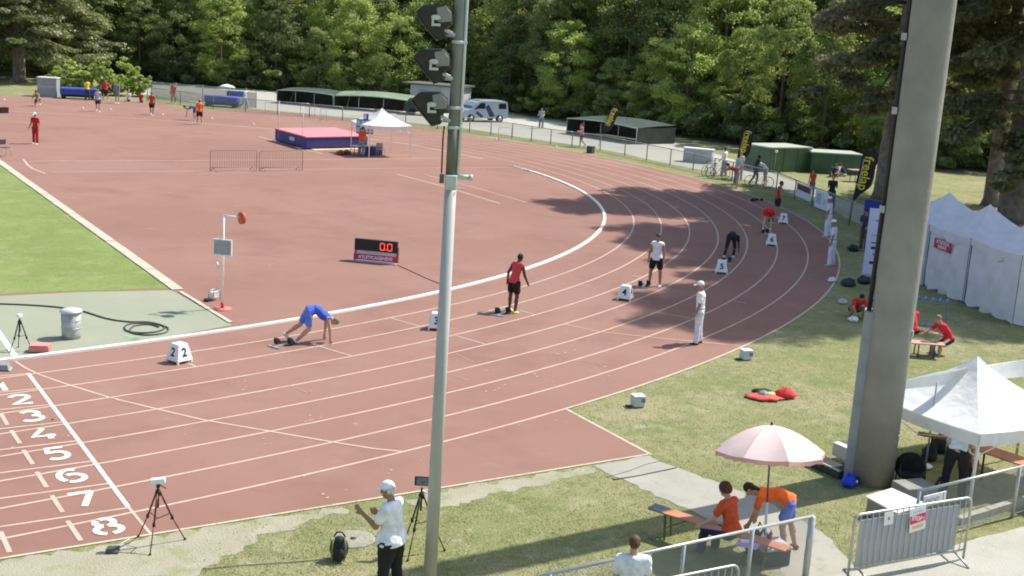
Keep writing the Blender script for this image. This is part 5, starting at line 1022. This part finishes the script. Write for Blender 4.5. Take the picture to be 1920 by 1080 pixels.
# ---- feather flags
def flag(base,ztop,lean,label,hw=.42,bow=False,full=3.0,z0=.5):
    p=G(*base); t=thing('feather_flag',label,'flag',p,hd_flag,'black feather flags with yellow lettering'); lx=lean
    pole=[(0,0,0),(lx*.3,0,z0+(ztop-z0)*.4),(lx*.85,0,ztop*.96),(lx+.12,0,ztop)]
    MB().tube(pole,.02,6).build('pole',dark,t)
    N_=14; vs=[]
    for i in range(N_+1):
        u=i/N_; z=z0+(ztop-z0)*u; xl=lx*(.25+.75*u**1.1) ; w_=hw*(min(1,(u/.28+.08)) if bow else (1 if u>.10 else .55+4.5*u))*(1 if u<.93 else 1-.35*((u-.93)/.07)**2)
        vs+=[(xl-.06,0,z),(xl+w_,.03*math.sin(u*7),z+.10*(1 if u>.05 else 0))]
    fc=MB().add(vs,[(2*i,2*i+1,2*i+3,2*i+2) for i in range(N_)]).build('cloth',M('flag_black',(.022,.022,.022),.7),t)
    u=.54; cx_=lx*(.25+.75*u)+hw*.40; cz_=z0+(ztop-z0)*u+.05; tl=math.atan2(lx*.75,ztop-z0)
    text_mesh('freelap',(ztop-z0)*.255,'lettering',yel,fc,(cx_,-.05,cz_),(PI/2,PI/2+tl,0),.003,.006)
    MB().bar((lx*.36+.06,-.04,z0+(ztop-z0)*.25),(lx*.88+.05,-.04,z0+(ztop-z0)*.86),.05,.01,up=(0,1,0)).build('small_print',M('print_lilac2',(.42,.34,.36),.6),fc)
hd_flag=va(G(1140,270))-PI/2
flag((1122,276),3.05,.85,'black and yellow feather flag farthest away, by the arched green shelter',.62,z0=1.1)
hd_flag=va(G(1386,333))-PI/2
flag((1377,334),3.1,.34,'black and yellow feather flag among the people at the middle of the bend',.64,z0=1.15)
hd_flag=va(G(1592,430))-PI/2
flag((1592,424),3.55,.30,'tall curved black and yellow feather flag nearest the column',.66,True,z0=1.25)
# ---- green containers
def container(q0,q1,hh,dep,label,mat,roofm=None,ang2=None):
    a=G(*q0);b=G(*q1); L_=(b-a).length; t=thing('green_container',label,'container',a,math.atan2(b.y-a.y,b.x-a.x)); MB().box((L_/2,dep/2,hh/2),(L_,dep,hh)).build('body',mat,t)
    MB().box((L_/2,dep/2,hh+.03),(L_+.12,dep+.12,.07)).build('roof',roofm or M('roof_pale',(.42,.46,.38),.5),t); n=int(L_/1.2)
    for i in range(n+1): MB().box((L_*i/n,-.012,hh/2),(.05,.03,hh-.04)).build('seam',M('seam_green',(.06,.10,.055),.6),t)
    return t,L_
container((1405,316),(1441,322),1.50,1.6,'olive green container seen end-on, leftmost of the green containers',M('olive_panel',(.15,.19,.10),.6,.08,1))
container((1441,323),(1517,322),1.55,2.4,'large mid-green container in the middle of the row of three',greenP)
container((1519,324),(1612,329),1.32,2.2,'dark green corrugated container at the right end of the row',M('dkgreen_panel',(.06,.115,.07),.6,.12,1))
for (px,py) in((1451,323),(1517,323)):
    p=G(px,py); t=thing('lamp_post_small','white flood lamp on a thin post '+('left' if px<1500 else 'right')+' in front of the green containers','lamp',p,R(-60)); MB().tube([(0,0,0),(0,0,1.3)],.02,6).build('post',galv,t); MB().box((0,0,1.36),(.22,.1,.16),ry=.5).build('lamp_head',whiteP,t,.02)
# picnic bench, grey cabinet, dark bin
t=fbench(G(1590,340),G(1650,342),.74,'brown picnic table on the lawn left of the pine trunk',.7,M('picnic_wood',(.42,.24,.17),.8),'picnic_table')
a=G(1280,303);b=G(1333,308); t=thing('grey_cabinet','long grey cabinet with white top edge behind the far fence','cabinet',a,math.atan2(b.y-a.y,b.x-a.x)); L_=(b-a).length; MB().box((L_/2,.4,.45),(L_,.8,.9)).build('body',M('cab_grey2',(.36,.39,.42),.6,.05,2),t); MB().box((L_/2,.4,.93),(L_+.12,.9,.06)).build('top',M('cab_top',(.6,.62,.6)),t)
p=G(1107,287); t=thing('dark_bin','small dark square bin on the grass strip at the edge of the far track','bin',p,.3); MB().box((0,0,.22),(.42,.42,.44)).build('body',M('bin_dark',(.07,.08,.06),.7),t,.02); MB().box((0,0,.46),(.45,.45,.04)).build('lid',M('bin_lid',(.11,.12,.09),.7),t)
# bicycles leaning at the fence
def bike(px,py,rz,label):
    p=G(px,py); t=thing('bicycle',label,'bicycle',p,rz,'bicycles by the fence')
    for x in(-.5,.5):
        w_=MB().tube([Vector((x+.33*math.cos(i*PI/8),0,.34+.33*math.sin(i*PI/8))) for i in range(16)],.018,5,closed=True).build('wheel',blkplastic,t); sp=MB()
        for k in range(8): sp.bar((x,0,.34),(x+.33*math.cos(k*PI/4),0,.34+.33*math.sin(k*PI/4)),.006)
        sp.build('spokes',galv,w_)
    MB().tube([(-.5,0,.34),(-.12,0,.32),(.30,0,.78),(-.2,0,.80),(-.5,0,.34)],.02,6).tube([(-.12,0,.32),(-.22,0,.88)],.018,6).tube([(.5,0,.34),(.30,0,.78),(.28,0,.92)],.018,6).build('frame',M('bike_grey',(.3,.32,.34),.4),t)
    MB().tube([(.27,-.24,.95),(.28,0,.93),(.27,.24,.95)],.014,6).build('handlebar',dark,t); MB().box((-.23,0,.91),(.24,.1,.05)).build('saddle',blkplastic,t,.015)
bike(1345,335,R(-20),'grey bicycle parked against the fence left of the leaning person in red'); bike(1422,352,R(-50),'bicycle held next to the person in the white shirt on the bend'); bike(1328,330,R(10),'second bicycle at the fence, leftmost near the grey cabinet')
# ---- arched shelters
def shelter(q0,q1,dep,h0,h1,label,roof,postn=4,back=M('shelter_dark',(.06,.063,.055),.8,.2,2)):
    a=G(*q0);b=G(*q1); L_=(b-a).length; t=thing('arched_shelter',label,'shelter',a,math.atan2(b.y-a.y,b.x-a.x)); n=10; vs=[]
    for i in range(n+1):
        u=i/n; x=L_*u
        for j in range(7):
            v_=j/6; vs.append((x,dep*v_,h0+(h1-h0)*math.sin(PI*min(1,max(0,v_*.5+.5*u*0+ .0)))*.6+(h1-h0)*.4*math.sin(PI*u)))
    MB().add(vs,[(i*7+j,(i+1)*7+j,(i+1)*7+j+1,i*7+j+1) for i in range(n) for j in range(6)]+[],True).build('roof',roof,t)
    MB().box((L_/2,dep,h0/2),(L_,.05,h0)).build('back_wall',back,t)
    for x in(0,L_): MB().box((x,dep/2,h0/2),(.05,dep,h0)).build('end_wall',back,t)
    MB().tube([Vector((L_*i/n,-.02,h0+(h1-h0)*.4*math.sin(PI*i/n))) for i in range(n+1)],.05,6).build('front_beam',M('beam_pale',(.34,.37,.33),.5),t)
    for i in range(postn): MB().tube([(L_*i/(postn-1),0,0),(L_*i/(postn-1),0,h0)],.035,6).build('post',M('beam_pale',(.34,.37,.33)),t)
    return t
shr=M('shelter_roof',(.20,.26,.17),.5,.15,.8); shr2=M('shelter_roof_dark',(.055,.075,.06),.5,.15,.8)
shelter((519,193),(624,203),3.0,1.15,1.42,'dark arched shelter with a grey-green roof at the left of the pair',shr2)
shelter((626,204),(765,214),3.6,1.15,1.55,'arched shelter with a pale green sunlit roof behind the white gazebo',shr)
shelter((1062,250),(1192,271),4.2,1.2,1.55,'long low arched shelter with a green roof behind the first feather flag',shr2,5)
# ---- white hut
a=G(768,205);b=G(858,213); t=thing('white_hut','small whitewashed hut with a dark flat roof at the forest edge','hut',a,math.atan2(b.y-a.y,b.x-a.x)); L_=(b-a).length
MB().box((L_/2,1.6,1.15),(L_,3.2,2.3)).build('wall',M('hut_white',(.50,.52,.52),.8,.06,1),t); MB().box((L_/2-.2,1.5,2.38),(L_+1.0,3.9,.14)).build('roof',M('hut_roof',(.12,.12,.10),.8),t); w_=MB().box((L_*.62,-.02,1.5),(.7,.05,.6)).build('window',M('hut_window',(.62,.63,.62),.4),t)
MB().box((L_*.25,-.02,.95),(.8,.05,1.9)).build('door',M('hut_door',(.38,.42,.42),.6),t)
# ---- van
a=G(872,227);b=G(930,228); p=(a+b)/2; L_=4.35; t=thing('parked_van','silver-blue small delivery van with dark graphics parked at the forest edge','van',p,math.atan2(b.y-a.y,b.x-a.x)+PI)
vb=M('van_silver',(.42,.46,.54),.3,.04,2,metal=.35); W2=.86
side=[(-2.15,.35),(-2.17,1.0),(-2.05,1.70),(-1.7,1.82),(.45,1.82),(.95,1.62),(1.45,1.12),(2.0,.98),(2.16,.75),(2.16,.35),(1.75,.32),(1.68,.55),(1.4,.68),(1.12,.55),(1.05,.32),(-1.0,.32),(-1.08,.55),(-1.35,.68),(-1.63,.55),(-1.7,.32)]
MB().extr([(x,-W2,z) for x,z in side],(0,2*W2,0)).build('body',vb,t,.05)
gl=M('van_glass',(.02,.025,.03),.12)
for sy in(-1,1):
    MB().extr([(.12,sy*(W2+.004),1.12),(.12,sy*(W2+.004),1.62),(.55,sy*(W2+.004),1.62),(1.05,sy*(W2+.004),1.14)],(0,sy*.012,0)).build('side_window',gl,t)
    MB().extr([(-1.95,sy*(W2+.004),1.15),(-1.9,sy*(W2+.004),1.6),(-1.2,sy*(W2+.004),1.6),(-1.2,sy*(W2+.004),1.15)],(0,sy*.012,0)).build('side_window',gl,t)
    MB().extr([(-.9,sy*(W2+.004),.5),(-.2,sy*(W2+.004),1.5),(.1,sy*(W2+.004),1.3),(-.35,sy*(W2+.004),.45)],(0,sy*.01,0)).extr([(.2,sy*(W2+.004),.5),(.9,sy*(W2+.004),.95),(1.0,sy*(W2+.004),.75),(.5,sy*(W2+.004),.4)],(0,sy*.01,0)).build('graphic',M('van_dark',(.04,.06,.12),.4),t)
    for x in(-1.35,1.4):
        wl_=MB().tube([(x,sy*(W2-.16),.32),(x,sy*(W2+.02),.32)],.32,16).build('wheel',blkplastic,t); MB().tube([(x,sy*(W2+.02),.32),(x,sy*(W2+.03),.32)],.18,12).build('rim',galv,wl_)
    MB().box((2.12,sy*.62,.86),(.08,.32,.16)).build('headlight',M('lamp_clear',(.7,.7,.7),.2),t,.02); MB().box((1.02,sy*(W2+.10),1.15),(.1,.14,.16)).build('mirror',blkplastic,t,.02)
MB().extr([(.50,-.76,1.77),(1.40,-.76,1.16),(1.45,-.76,1.19),(.55,-.76,1.80)],(0,1.52,0)).build('windscreen',gl,t); MB().box((2.17,0,.45),(.06,1.6,.2)).build('bumper',blkplastic,t,.03)
# a second vehicle just showing left of the mast
p=G(797,216); t=thing('dark_car','dark parked car barely visible behind the lowest floodlight','car',p,R(-30)); MB().extr([(-1.9,-.8,.3),(-1.9,-.8,.9),(-1.3,-.8,1.4),(.5,-.8,1.42),(1.1,-.8,.95),(1.95,-.8,.8),(1.95,-.8,.3)],(0,1.6,0)).build('body',M('car_dark',(.03,.04,.04),.3),t,.06)
for x in(-1.2,1.25):
    for y in(-.8,.66): MB().tube([(x,y,.3),(x,y+.14,.3)],.3,14).build('wheel',blkplastic,t)
for sy in(-.6,.6): MB().box((1.97,sy,.65),(.05,.25,.14)).build('headlight',M('lamp_clear',(.7,.7,.7)),t)
# low white benches / hurdles along far grass strip
for i,(x0,x1,y_) in enumerate(((497,520,206),(563,590,212),(600,612,222),(934,958,258))):
    a=G(x0,y_+6);b=G(x1,y_+7); barrier(a,b,1.0,['thin white barrier at the far fence left of the shelter','thin pale barrier at the far fence in front of the shelters','short pale barrier leaning at the far fence','pale gate-like barrier at the far fence right of the van'][i],mat=M('pale_rail',(.60,.58,.54),.5),nb=5,feet=False,group='pale barriers along the far fence',r=.02)
for i,(px,py) in enumerate(((8,188),(155,204),(207,206),(305,216),(397,223),(475,234),(476,234),(930,262),(1043,276))):
    if i==6: continue
    where=('at the far left end of the track','just below the first blue trolley','below the hedge','right of the red-clad walking athlete','right of the official in orange','near the coated figure',None,'in front of the pale gate right of the van','next to the jogging runner')[i]; p=G(px,py); t=MB().lathe([(.09,0.015),(.09,.03),(.03,.12),(.02,.13)],10).build('marker_cone',M('cone_pale',(.74,.68,.60),.6)); t.location=p; tag(t,'tiny pale marker cone '+where,'cone','small marker cones on the far track')
# ================================================================ TREES
bark=M('bark',(.13,.10,.075),.95,.3,4,bump=.6,bscale=9); barkp=M('pine_bark',(.20,.165,.135),.95,.3,3,bump=.7,bscale=7)
L_mid=leaf_mat('leaves_mid',(.165,.225,.052),(.31,.375,.10),.52); L_light=leaf_mat('leaves_light',(.21,.285,.062),(.36,.44,.12),.55); L_dark=leaf_mat('leaves_dark',(.13,.178,.052),(.23,.285,.088),.50)
L_pine=leaf_mat('needles_pine',(.135,.145,.065),(.25,.245,.115),.45); L_ced=leaf_mat('needles_cedar',(.14,.17,.065),(.27,.30,.115),.42); L_hedge=leaf_mat('leaves_hedge',(.24,.33,.06),(.40,.47,.12),.5,.1)
def leaf_quads(cen,rad,n,size,rs,squash=.75,shell=.55,flat=0.0):
    """n leaf faces spread over clumps (centre, radius)"""
    cen=np.array(cen);rad=np.array(rad); w_=rad**2; k=rs.choice(len(cen),n,p=w_/w_.sum())
    d=rs.normal(size=(n,3)); d/=np.linalg.norm(d,axis=1)[:,None]; r=rad[k]*(shell+(1.08-shell)*rs.rand(n)**.6)*(1+.22*rs.normal(size=n)*(shell<.1))
    pos=cen[k]+d*r[:,None]*np.array([1,1,squash])
    nr=d*.7+rs.normal(size=(n,3))*.55+np.array([0,0,.35+flat]); nr/=np.linalg.norm(nr,axis=1)[:,None]
    t=np.cross(nr,rs.normal(size=(n,3))); t/=np.linalg.norm(t,axis=1)[:,None]; b=np.cross(nr,t)
    s=size*(.55+.9*rs.rand(n))[:,None]; a=.5*s
    V=np.stack([pos-t*s,pos-b*a*1.1,pos+t*s,pos+b*a*1.1],1).reshape(-1,3)
    return V
def quad_mesh(name,V,mat):
    n=len(V)//4; me=bpy.data.meshes.new(name); me.vertices.add(len(V)); me.vertices.foreach_set('co',V.astype(np.float32).ravel())
    me.loops.add(len(V)); me.loops.foreach_set('vertex_index',np.arange(len(V),dtype=np.int32)); me.polygons.add(n); me.polygons.foreach_set('loop_start',np.arange(0,4*n,4,dtype=np.int32)); me.update(calc_edges=True); me.materials.append(mat); return me
def broad(seed,h=15,r=4.2,low=1.6,n=24000,size=.145,nclump=120,top=1.0):
    rs=np.random.RandomState(seed); cs=[];rr=[]
    for i in range(nclump):
        u=rs.rand(); z=low+(h-low)*u; prof=math.sin(PI*min(1,.16+.80*u))**.6; a=rs.rand()*2*PI; q=r*prof*(.45+.55*rs.rand()**.4)
        cs.append((q*math.cos(a),q*math.sin(a),z)); rr.append((.5+1.15*rs.rand()**1.6)*(1.1-.3*u)*r/4.2)
    return leaf_quads(cs,rr,n,size,rs,squash=.55,shell=.05),cs
def trunk_mesh(cs,h,r0,rs,nb=9,lean=0):
    mb=MB(); tp=[(0,0,-.1),(0,0,.35),(lean*.3,0,h*.35),(lean*.7,.1,h*.65),(lean,.1,h*.92)]; mb.tube(tp,[r0*1.35,r0,r0*.78,r0*.45,r0*.12],9)
    for i in rs.choice(len(cs),min(nb,len(cs)),replace=False):
        c=Vector(cs[i]); z0=max(h*.15,c.z-abs(c.x)*.4-1.8); z0=min(z0,h*.8); a=Vector((lean*z0/h,0,z0)); m2=a.lerp(c,.5)+Vector((0,0,.25)); mb.tube([a,m2,c],[r0*.32,r0*.2,r0*.06],6)
    return mb.mesh('trunk')
variants=[]
for i,(h,r,low,seed) in enumerate(((15,4.2,1.0,1),(17,4.8,1.4,2),(13,3.8,.7,3),(18,4.4,2.2,4),(14.5,5.0,1.0,5))):
    V,cs=broad(seed,h,r,low); tm=trunk_mesh(cs,h,.26,np.random.RandomState(seed+50)); tm.materials.append(bark); variants.append((V,tm,h))
cm={}
def place_tree(kind,vi,p,rz,sc,label,group=None,name='broadleaf_tree',cat='tree'):
    V,tm,h=variants[vi]; key=(kind,vi)
    if key not in cm: cm[key]=quad_mesh('crown',V,{'m':L_mid,'l':L_light,'d':L_dark}[kind])
    t=thing(name,label,cat,(p[0],p[1],0),rz,group); t.scale=(sc,sc,sc*random.uniform(.92,1.1))
    for nm,me in (('crown',cm[key]),('trunk',tm)):
        o=bpy.data.objects.new(nm,me); C.objects.link(o); o.parent=t
    return t
edge=[G(*q) for q in ((-150,136),(0,138),(130,142),(262,147),(380,157),(500,167),(640,177),(760,187),(880,196),(1000,213),(1100,226),(1200,240),(1300,255),(1420,272),(1540,288),(1700,306),(1850,318),(2050,330),(2300,345))]
def along(off,step,ph=0):
    out=[]; acc=ph
    pts=[]
    for p in edge:
        d=Vector((p.x-CX,p.y-CY,0)).normalized(); pts.append(p+d*off)
    for a,b in zip(pts[:-1],pts[1:]):
        L_=(b-a).length; 
        while acc<L_: out.append(a+(b-a)*(acc/L_)); acc+=step
        acc-=L_
    return out
refs=[(0,'behind the cedar at the far left'),(120,'behind the hedge and grey container'),(280,'right of the clipped hedge'),(400,'above the second blue trolley'),(520,'behind the dark arched shelter'),(640,'behind the pale green shelter roof'),(760,'next to the white hut'),(870,'behind the parked van'),(990,'right of the parked van'),(1090,'behind the long low shelter'),(1200,'between the low shelter and the grey cabinet'),(1310,'behind the grey cabinet'),(1420,'above the olive green container'),(1520,'above the dark green container'),(1640,'behind the pine trunk'),(1760,'behind the concrete column'),(1880,'behind the big right-hand trunk'),(2050,'beyond the right edge of the view')]
used_lab={}
def tlabel(p,row,kind):
    px=WP(p.x,p.y)[0]; rf=min(refs,key=lambda q:abs(q[0]-px))[1]; rf=' '.join(rf.split()[:7]); kk={'m':'mid-green','l':'yellow-green','d':'dark green'}[kind]; rw=['front-row','second-row','third-row','fourth-row','rearmost'][row]
    lab='%s %s tree %s'%(kk,rw,rf); n=used_lab.get(lab,0); used_lab[lab]=n+1
    return lab+['',', one right',', two right',', three right'][min(n,3)]
rk=random.Random(4)
for row,(off,step,ph) in enumerate(((.5,4.6,0),(6.5,5.4,2.5),(14.5,6.5,1),(23,6.0,3),(33,7,2))):
    for p in along(off,step,ph):
        px=WP(p.x,p.y)[0]
        if row==0 and px<60: continue
        if row==0 and 780<px<850: continue
        kind=rk.choice('mmmdl' if row==0 else 'mmlld')
        if row==0:
            if 600<px<760 or 400<px<450 or 1025<px<1085 or 1200<px<1255: kind='l'
            if 270<px<390 or 860<px<1010 or 1100<px<1190: kind=rk.choice('dm')
        sc=(rk.uniform(.40,.66),rk.uniform(.68,.90),rk.uniform(1.0,1.2),rk.uniform(1.25,1.45),rk.uniform(1.4,1.7))[row]
        q=p+Vector((rk.uniform(-1,1),rk.uniform(-1,1),0)); place_tree(kind,rk.randrange(5),q,rk.uniform(0,6.28),sc,tlabel(p,row,kind),'trees of the forest edge')
# undergrowth: dark shrubs at the foot of the forest
Vs,cs_=broad(77,3.4,2.2,.3,4200,.24,14); 
shm=quad_mesh('foliage',Vs,L_dark); shm2=quad_mesh('foliage',Vs,L_mid); stm=MB()
for a in range(5): stm.tube([(0,0,0),(.5*math.cos(a*1.3),.5*math.sin(a*1.3),1.6)],[.05,.02],5)
stm=stm.mesh('stem'); stm.materials.append(bark); nsh={}
for i,p in enumerate(along(-.8,3.1,1)):
    px=WP(p.x,p.y)[0]
    if px<285 or 770<px<945 : continue
    rf=min(refs,key=lambda q:abs(q[0]-px))[1]; lab='low dark shrub at the forest foot %s'%' '.join(rf.split()[:6]); n=nsh.get(lab,0); nsh[lab]=n+1; lab+=['',', next one right',', third one',', fourth one',', last one'][min(n,4)]
    t=thing('understorey_shrub',lab,'shrub',p+Vector((rk.uniform(-.6,.6),rk.uniform(-.6,.6),0)),rk.uniform(0,6),'shrubs along the forest foot'); s_=rk.uniform(.6,1.15); t.scale=(s_,s_,s_)
    for nm,me in(('foliage',shm if rk.random()<.6 else shm2),('stem',stm)): o=bpy.data.objects.new(nm,me); C.objects.link(o); o.parent=t
# hedge
for i,(px,py,h,r) in enumerate(((122,186,2.7,1.5),(158,188,2.3,1.5),(188,190,2.5,1.4),(214,191,3.4,1.7),(240,193,2.2,1.3),(262,194,2.5,1.0))):
    V,cs=broad(100+i,h,r,.25,3600,.13,26); p=G(px,py-13); t=thing('hedge_shrub',['tall bright green hedge shrub next to the grey container','lower bright hedge shrub above the blue trolley','bright green hedge shrub behind the red-shirted helper','tallest bright green hedge shrub in the row','low hedge shrub between the tallest one and the clipped end','clipped squared hedge shrub at the right end of the row'][i],'hedge',p,i,'hedge shrubs at the far left')
    o=bpy.data.objects.new('foliage',quad_mesh('foliage',V,L_hedge)); C.objects.link(o); o.parent=t; MB().tube([(0,0,0),(0,0,h*.6)],[.06,.02],5).build('stem',bark,t)
# ---- conifers
def pine(p,h,r,z0,trunk_r,label,seed,n=15000,size=.15,mat=None,nb=34,lean=0,name='pine_tree',droop=.2,flat=.34,clump=.95,extra=()):
    rs=np.random.RandomState(seed); t=thing(name,label,'tree',(p[0],p[1],0),0); mb=MB(); tp=[(0,0,-.1),(0,0,.4),(lean*.3,0,h*.3),(lean*.6,.1,h*.6),(lean,.1,h)]
    mb.tube(tp,[trunk_r*1.5,trunk_r*1.08,trunk_r*.9,trunk_r*.65,trunk_r*.1],14); mb.build('trunk',barkp,t); cs=[];rr=[]; br=MB()
    for i in range(nb):
        u=(i+rs.rand()*.8)/nb; z=z0+(h-z0)*u; L_=r*(1-.55*u**1.5)*(.65+.5*rs.rand()); a=i*2.4+rs.rand()*.6; d=np.array([math.cos(a),math.sin(a)])
        st=np.array([lean*z/h,0,z]); en=st+np.array([d[0]*L_,d[1]*L_,-droop*L_+rs.normal()*.3]); md=(st+en)/2+np.array([0,0,.25])
        br.tube([st,md,en],[.11*(1-.6*u),.07*(1-.6*u),.02],5)
        for k in range(6):
            v_=.28+.75*(k+rs.rand())/6; sd=rs.normal()*.75*v_; q=st+(en-st)*v_+np.array([-d[1]*sd,d[0]*sd,rs.normal()*.22]); cs.append(q); rr.append(clump*(.6+.6*rs.rand()))
    for e in extra:
        q0=np.array(e[0],float);q1=np.array(e[1],float); br.tube([q0,(q0+q1)/2+np.array([0,0,.3]),q1],[.10,.06,.02],5)
        for k in range(9): v_=.35+.65*k/9; cs.append(q0+(q1-q0)*v_+rs.normal(size=3)*.35); rr.append(.7)
    br.build('branches',barkp,t)
    o=bpy.data.objects.new('crown',quad_mesh('crown',leaf_quads(cs,rr,n,size,rs,squash=flat,shell=.15,flat=.6),mat or L_pine)); C.objects.link(o); o.parent=t; return t
p=G(1651,373); pine(p,27,6.6,7.5,.42,'tall pine with a bare reddish-grey trunk on the lawn left of the column',5,n=70000,lean=1.2,nb=54,extra=[((0,0,7.5),(-5.5,-2.0,4.6)),((0,0,8),(-6.5,1.5,5.6)),((0,0,8.6),(-3.5,-4,6.2))])
p=G(1897,416); pine(p,29,7.0,6.0,.72,'huge old conifer with a thick trunk behind the tents at the right edge',8,n=80000,nb=60,size=.155,extra=[((0,0,5.5),(-3.9,-1.6,2.3)),((0,0,5.2),(-3.0,-3.6,2.6)),((0,0,5.6),(-4.2,-3.0,3.1)),((0,0,6.5),(-5.5,1,4.2))])
pine(Vector((46,-11.5,0)),25,7.5,9,.5,'tall pine just outside the right edge that shades the tents',12,n=46000,nb=42)
pine(Vector((56,6,0)),24,6.5,8,.4,'second-line pine between the two big conifers on the lawn',15,n=42000,nb=40,mat=L_ced)
p=G(36,153); pine(p,22,7.5,3.0,.55,'dark cedar with layered drooping boughs and a thick trunk at the far left',21,n=80000,nb=64,mat=L_ced,name='cedar_tree',droop=.34,flat=.30,clump=1.1,size=.15)
p=G(98,150)+Vector((3,6,0)); pine(p,20,6.5,3.6,.3,'second cedar with a pale slim trunk right of the thick one',23,n=60000,nb=54,mat=L_ced,name='cedar_tree',droop=.34,flat=.30,clump=1.1,size=.15)
pine(Vector((47.5,-4.0,0)),29,7.0,12,.45,'tall pine just outside the right edge behind the middle tent',31,n=70000,nb=56)
pine(Vector((45.8,-8.2,0)),35,6.8,19,.45,'very tall pine off the right edge between the tents and the lawn',37,n=56000,nb=42)
p=G(8,152)+Vector((-1,2,0)); pine(p,20,5.5,4.2,.3,'third cedar at the very left edge of the view',25,n=34000,nb=40,mat=L_ced,name='cedar_tree',droop=.34,flat=.30,clump=1.1,size=.15)

# ================================================================ NEAR TURF: blades standing up from the lawn
def inside(x,y,poly):
    c=np.zeros(len(x),bool); n=len(poly)
    for i in range(n):
        x1,y1=poly[i];x2,y2=poly[i-1]
        m_=((y1>y)!=(y2>y)); xi=(x2-x1)*(y-y1)/((y2-y1) if abs(y2-y1)>1e-9 else 1e-9)+x1; c^=m_&(x<xi)
    return c
def turf(name,n,x0,x1,y0,y1,hmin,hmax,wd,mat,polys,seed,keep=.15):
    rs=np.random.RandomState(seed); px=x0+(x1-x0)*rs.rand(n); py=y0+(y1-y0)*rs.rand(n)
    d=np.array(FW)[None]+((px-960)/FPX)[:,None]*np.array(RT)[None]-((py-540)/FPX)[:,None]*np.array(UP)[None]; t=-CZ/d[:,2]; x=CX+t*d[:,0]; y=CY+t*d[:,1]
    ok=np.ones(n,bool)
    for nm in polys:
        for pl_ in POLY.get(nm,[]): 
            i_=inside(x,y,pl_); ok&=~(i_&((rs.rand(n)>keep) if nm in('dirt_strip','worn_grass_strip') else True))
    cl=np.sin(x*1.7+np.sin(y*2.3)*1.5)*np.sin(y*1.9+np.sin(x*1.3)*2)+.6*np.sin(x*5.1+y*3.3)*np.sin(y*6.3-x*2.2); ok&=(cl+rs.rand(n)*1.6>.35)
    x=x[ok];y=y[ok];k=len(x); h=hmin+(hmax-hmin)*rs.rand(k)**2; a=rs.rand(k)*6.28; ln=rs.normal(size=(k,2))*.35*h[:,None]; w_=wd*(.6+.8*rs.rand(k))
    V=np.stack([np.stack([x-np.cos(a)*w_,y-np.sin(a)*w_,np.zeros(k)],1),np.stack([x+np.cos(a)*w_,y+np.sin(a)*w_,np.zeros(k)],1),np.stack([x+ln[:,0],y+ln[:,1],h],1)],1).reshape(-1,3)
    me=bpy.data.meshes.new(name); me.vertices.add(len(V)); me.vertices.foreach_set('co',V.astype(np.float32).ravel()); me.loops.add(len(V)); me.loops.foreach_set('vertex_index',np.arange(len(V),dtype=np.int32)); me.polygons.add(k); me.polygons.foreach_set('loop_start',np.arange(0,3*k,3,dtype=np.int32)); me.update(calc_edges=True); me.materials.append(mat)
    o=bpy.data.objects.new(name,me); C.objects.link(o); return tag(o,kind='stuff')
gm=leaf_mat('turf_blades',(.25,.275,.11),(.42,.40,.22),.3,.0)
turf('grass_blades',120000,380,2050,600,1150,.012,.045,.009,gm,('running_track','concrete_path','pavement','dirt_strip','worn_grass_strip'),5)
gm2=leaf_mat('pitch_blades',(.16,.235,.06),(.28,.33,.12),.3,.0)
